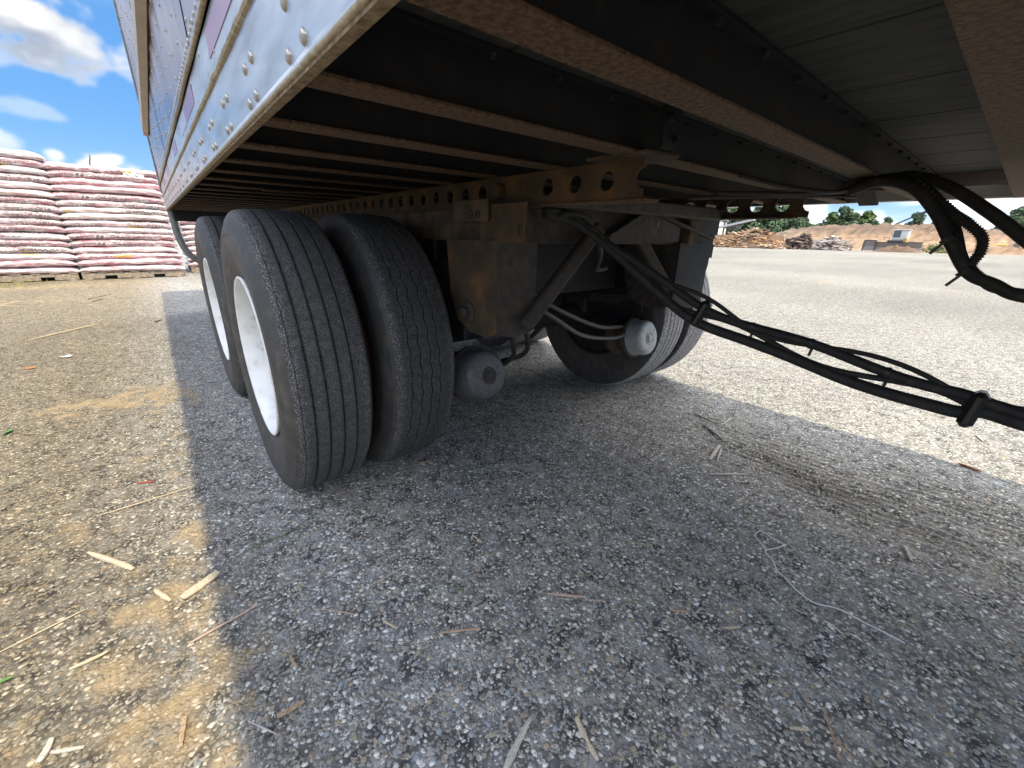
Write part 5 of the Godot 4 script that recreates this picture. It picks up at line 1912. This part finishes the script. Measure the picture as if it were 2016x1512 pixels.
func grass_tuft() -> void:
	var sr := RandomNumberGenerator.new()
	sr.seed = 61
	var st := begin(true)
	for i in 1500:
		var x := -3.4 + sr.randf() * 2.2
		var z := -11.35 + sr.randf() * 1.0 if i % 3 else -8.3 + sr.randfn(0, .15)
		if i % 3 == 0: x = -2.1 + sr.randfn(0, .35)
		if sr.randf() < smooth01(-2.6, -1.3, x): continue
		var hgt := sr.randf_range(.03, .11)
		var a := sr.randf() * TAU
		var u := Vector3(cos(a), 0, sin(a))
		var p := Vector3(x, 0, z)
		var t := p + Vector3(sr.randfn(0, .03), hgt, sr.randfn(0, .03))
		tri(st, p - u * .004, p + u * .004, t)
	done(st)
	tag(obj("grass", st, mat("dry grass", lin(.27, .25, .07), .8)), "short dry yellow-green grass at the left in front of the pallets", "grass", "", "stuff")

func _ready() -> void:
	rng.seed = 1
	# camera
	var cam := Camera3D.new()
	cam.name = "camera"
	add_child(cam)
	cam.position = Vector3(0, .98, 0)
	cam.basis = Basis.from_euler(Vector3(-.349, -.700, .022))
	cam.fov = 86.5
	cam.near = .02
	cam.far = 2000
	cam.current = true
	# sky and exposure
	var env := Environment.new()
	env.background_mode = Environment.BG_SKY
	env.sky = make_sky()
	env.background_energy_multiplier = .94
	env.tonemap_mode = Environment.TONE_MAPPER_LINEAR
	env.tonemap_exposure = 2.7
	env.sdfgi_enabled = true
	env.ssao_enabled = true
	env.ssil_enabled = true
	var we := WorldEnvironment.new()
	we.name = "world_environment"
	we.environment = env
	add_child(we)
	# sun: high, behind the camera, a little to the right
	var sun := DirectionalLight3D.new()
	sun.name = "sun"
	add_child(sun)
	sun.look_at_from_position(Vector3.ZERO, Vector3(-.063, -1.0, -.54))
	sun.light_color = Color(1.0, .94, .80)
	sun.light_energy = .62
	sun.light_angular_distance = .53
	sun.shadow_enabled = true
	# structure, then things
	materials()
	H1 = hash_noise(41, 1.3, 3)
	H2 = hash_noise(42, 9.0, 3)
	ground()
	bank()
	trees()
	far_things()
	trailer()
	bags()
	grass_tuft()
	litter()

func litter() -> void:
	chip("pale wood", -0.3553, -1.6337, -0.2499, -1.4598, 0.0150, 0.50, "wood_chip", "blocky tan splinter in the sun left of the widest bark piece", "wood chip")
	chip("pale wood", -0.1384, -1.2401, -0.0545, -1.3019, 0.0260, 0.22, "wood_chip", "widest flat bark piece, at the edge of the trailer's shadow", "wood chip")
	chip("pale wood", -0.1968, -1.3243, -0.1670, -1.2522, 0.0110, 0.60, "wood_chip", "short tan chip just left of the widest bark piece", "wood chip")
	chip("pink wood", -0.1353, -1.0729, 0.0176, -1.0899, 0.0060, 0.50, "stick", "long straight stick that crosses the edge of the trailer's shadow", "stick")
	chip("straw", -0.3372, -1.8671, -0.0695, -1.8875, 0.0050, 0.50, "straw_stalk", "long dry stalk in the sun beside the front wheel's shadow", "stalk")
	chip("straw", -0.4878, -1.3142, -0.3422, -1.3529, 0.0035, 0.50, "straw_stalk", "long thin stalk in the sun at the left edge of the lot's foreground", "stalk")
	chip("straw", -0.3519, -1.1548, -0.2873, -1.1628, 0.0080, 0.50, "straw_stalk", "pale split stalk in the sun below the blocky tan splinter", "stalk")
	chip("grey wood", -0.3568, -0.9523, -0.3098, -0.9261, 0.0070, 0.50, "stick", "bleached stick end in the sun at the lower left corner", "stick")
	chip("grey wood", -0.3727, -0.9430, -0.3596, -0.9821, 0.0130, 0.30, "wood_chip", "bleached flat chip beside the stick end at the lower left corner", "wood chip")
	chip("brown wood", -0.1625, -0.8078, -0.1510, -0.8715, 0.0090, 0.50, "wood_chip", "upright-lying brown splinter in the sun near the bottom edge", "wood chip")
	chip("brown wood", -0.0026, -0.7427, 0.0501, -0.7452, 0.0090, 0.50, "wood_chip", "weathered brown chip in the shade near the bottom left of the shadow", "wood chip")
	chip("grey wood", -0.0516, -0.7761, -0.0093, -0.7097, 0.0030, 0.50, "stick", "thin pale stick below the weathered brown chip in the shade", "stick")
	chip("red plastic", -0.2503, -2.0509, -0.1981, -2.0287, 0.0060, 0.50, "plastic_shred", "small red plastic shred in the sun left of the front wheel", "plastic shred")
	chip("brown wood", 0.3669, -0.7076, 0.4565, -0.6488, 0.0060, 0.50, "twig", "tan twig piece in the shade below the front wheels", "twig")
	chip("pink wood", 0.6713, -0.6160, 0.7478, -0.5436, 0.0070, 0.50, "stick", "pinkish splintered stick in the middle of the shade", "stick")
	chip("pink wood", 0.7512, -0.5275, 0.7813, -0.4969, 0.0030, 0.50, "wood_shred", "thin pinkish shred at the end of the pinkish splintered stick", "wood shred")
	chip("brown wood", 0.1560, -0.9585, 0.2149, -0.8911, 0.0035, 0.50, "wood_shred", "slim curled shred in the shade between the long stick and the tan twig", "wood shred")
	chip("straw", 0.2660, -0.8265, 0.2870, -0.7847, 0.0050, 0.50, "wood_shred", "short pale shred left above the tan twig", "wood shred")
	chip("brown wood", 0.0514, -0.8773, 0.0574, -0.8358, 0.0070, 0.50, "wood_chip", "stubby brown chip in the shade right of the shadow's edge", "wood chip")
	chip("pale wood", 0.6431, -0.9584, 0.6489, -0.9064, 0.0050, 0.50, "wood_shred", "small tan shred in the shade in front of the inner wheel", "wood shred")
	chip("grey wood", 0.8631, -1.1155, 1.0601, -1.1446, 0.0030, 0.50, "straw", "long pale straw left of the two crossing twigs in the shade", "straw")
	chip("grey wood", 1.0179, -1.0970, 1.1116, -1.1046, 0.0050, 0.50, "straw", "short pale straw beside the long one in front of the brake chamber", "straw")
	chip("grey wood", 1.4312, -0.9950, 1.5314, -1.0209, 0.0060, 0.50, "wood_chip", "little pale chip under the middle of the trailer", "wood chip")
	chip("grey wood", 1.6872, -0.6167, 1.8262, -0.5190, 0.0100, 0.50, "stick", "squared pale stick under the right side of the trailer", "stick")
	chip("grey wood", 1.8025, -0.6908, 1.9884, -0.7213, 0.0160, 0.40, "wood_chip", "broken flat chip, left half of the split pair under the trailer", "wood chip")
	chip("grey wood", 1.8167, -0.6568, 1.9711, -0.7084, 0.0080, 0.50, "wood_chip", "broken narrow chip, right half of the split pair under the trailer", "wood chip")
	chip("dark wood", 2.2599, -0.9955, 2.2273, -0.8479, 0.0090, 0.50, "bark_strip", "dark strip of bark nearest the right wheels", "bark strip")
	chip("dark wood", 2.1470, -0.8927, 2.0595, -0.7487, 0.0090, 0.50, "bark_strip", "dark strip of bark below the other bark strip near the right wheels", "bark strip")
	chip("grey wood", 2.2553, -0.8266, 2.3876, -0.8452, 0.0080, 0.50, "wood_chip", "short bright chip beside the dark bark strips", "wood chip")
	chip("grey wood", 1.8842, -0.9399, 2.0407, -0.8423, 0.0040, 0.50, "straw", "thin forked straw left of the split pair of chips", "straw")
	chip("grey wood", 1.4157, -0.7925, 1.4879, -0.7513, 0.0040, 0.50, "straw", "thin pale straw left of the squared pale stick", "straw")
	chip("grey wood", 0.3132, -0.3737, 0.4134, -0.4035, 0.0130, 0.50, "lath", "bleached lath with a red mark at the bottom edge", "lath")
	chip("pale wood", 0.4952, -0.3450, 0.4769, -0.3063, 0.0110, 0.50, "stick", "upper piece of the splintered stick near the bottom edge", "stick")
	chip("pale wood", 0.4814, -0.3074, 0.4678, -0.2670, 0.0090, 0.50, "stick", "lower piece of the splintered stick near the bottom edge", "stick")
	chip("brown wood", 0.9347, -0.0129, 0.8455, 0.0439, 0.0050, 0.50, "stick", "long thin brown stick at the lower right", "stick")
	chip("brown wood", 0.8808, 0.0280, 0.8702, 0.0575, 0.0030, 0.50, "twig", "thin twig that leans off the long brown stick at the lower right", "twig")
	chip("pale wood", 0.8342, -0.0443, 0.8625, -0.0178, 0.0060, 0.50, "wood_shred", "pale flat shred left of the long thin brown stick", "wood shred")
	chip("brown wood", 0.9013, -0.3644, 0.9346, -0.3253, 0.0070, 0.50, "wood_shred", "brown shred in the shade left of the white string", "wood shred")
	chip("pale wood", 0.9623, -0.2414, 1.0003, -0.2167, 0.0060, 0.50, "wood_shred", "pale tan shred in the shade below the brown shred", "wood shred")
	chip("brown wood", 1.0478, -0.2558, 1.0312, -0.2377, 0.0060, 0.50, "wood_chip", "tiny reddish chip below the white string's loop", "wood chip")
	chip("grey wood", 1.7759, 0.0035, 1.6993, 0.0320, 0.0110, 0.50, "wood_chip", "bleached split chip right of the white string's loop", "wood chip")
	chip("straw", -1.0334, -5.4879, -0.6312, -6.0625, 0.0180, 0.50, "lath", "long bleached lath lying in the sun in front of the pallets", "lath")
	chip("dark wood", -0.8792, -8.3228, -0.6625, -8.7361, 0.0140, 0.50, "twig", "dark twig in the sun before the right pallet", "twig")
	chip("dark wood", -0.8098, -8.0063, -0.7163, -8.2224, 0.0120, 0.50, "twig", "shorter dark twig touching the other twig before the right pallet", "twig")
	chip("dark wood", -0.1704, -5.8805, -0.1074, -6.0427, 0.0140, 0.50, "twig", "dark twig in the sun close to the shadow's rear part", "twig")
	chip("brown wood", -0.0968, -2.3867, 0.0101, -2.5956, 0.0030, 0.50, "straw_stalk", "thin brown stalk that runs under the front wheel", "stalk")
	chip("black scrap", 0.3766, -1.2666, 0.4290, -1.2652, 0.0050, 0.50, "rubber_strand", "frayed black rubber strand in the shade", "rubber strand")
	chip("orange leaf", 2.7267, 0.0641, 2.6999, 0.1380, 0.0140, 0.50, "wood_chip", "orange brown chip in the sun beyond the shadow's right edge", "wood chip")
	chip("grey wood", 3.2662, 0.0860, 3.1634, 0.1253, 0.0080, 0.50, "wood_chip", "pale chip in the sun beside the hose clamp", "wood chip")
	chip("pale wood", 2.4674, -1.0629, 2.4736, -1.0071, 0.0090, 0.50, "wood_chip", "pale chip by the sunlit edge near the right wheels", "wood chip")
	chip("straw", 3.8288, -1.2903, 4.2890, -1.1193, 0.0100, 0.50, "straw", "faint straw in the sun right of the right wheels", "straw")
	chip("brown wood", 0.7087, -1.4968, 0.7691, -1.4666, 0.0060, 0.50, "wood_chip", "small brown chip at the foot of the inner wheel", "wood chip")
	chip("grey wood", 2.3370, -2.3996, 2.7148, -2.3662, 0.0080, 0.50, "straw", "thin straw on the gravel behind the brake chamber", "straw")
	cord([Vector2(1.367, -0.284), Vector2(1.392, -0.313), Vector2(1.422, -0.340), Vector2(1.455, -0.334), Vector2(1.452, -0.303), Vector2(1.455, -0.263), Vector2(1.415, -0.264), Vector2(1.377, -0.285), Vector2(1.359, -0.284), Vector2(1.328, -0.252), Vector2(1.298, -0.227), Vector2(1.278, -0.199), Vector2(1.253, -0.164), Vector2(1.248, -0.117), Vector2(1.264, -0.072), Vector2(1.278, -0.041), Vector2(1.281, -0.007), Vector2(1.276, 0.031), Vector2(1.284, 0.074)], 0.0017, "string", "long white string with a loop at one end, lying in the shade", "string", "string")
	cord([Vector2(1.040, -0.597), Vector2(1.058, -0.561), Vector2(1.088, -0.541), Vector2(1.134, -0.555), Vector2(1.170, -0.586), Vector2(1.189, -0.631)], 0.0013, "string", "short hooked fibre left of the looped white string", "string", "straw")
	cord([Vector2(1.193, -0.078), Vector2(1.191, -0.060), Vector2(1.188, -0.039)], 0.0013, "string", "short white thread below the looped string", "string", "string")
	cord([Vector2(0.019, -1.340), Vector2(0.079, -1.351), Vector2(0.141, -1.355), Vector2(0.203, -1.372), Vector2(0.244, -1.400)], 0.0016, "grass_blade", "long green grass blade lying in the shade before the front wheel", "grass blade", "green blade")
	cord([Vector2(0.153, -1.254), Vector2(0.180, -1.308), Vector2(0.199, -1.332)], 0.0010, "grass_blade", "short green blade crossing the long grass blade", "grass blade", "green blade")
	cord([Vector2(0.229, -0.931), Vector2(0.259, -0.952), Vector2(0.333, -0.964), Vector2(0.400, -0.966)], 0.0010, "straw", "fine curved straw stretching up from the slim curled shred", "straw", "straw")
	leaf(-0.745, -2.984, 0.020, "leaf", "green leaf in the sun at the left edge", "green leaf")
	leaf(-0.460, -1.211, 0.008, "leaf", "small round green leaf at the lower left edge", "green leaf")
	leaf(-0.875, -4.371, 0.022, "leaf", "orange fallen leaf in the sun before the pallets", "orange leaf")
	leaf(0.477, -0.801, 0.004, "leaf", "tiny green leaf in the middle of the shade", "green leaf")
	leaf(-0.705, -4.600, 0.030, "paper_scrap", "crumpled white paper scrap in the sun before the pallets", "string")
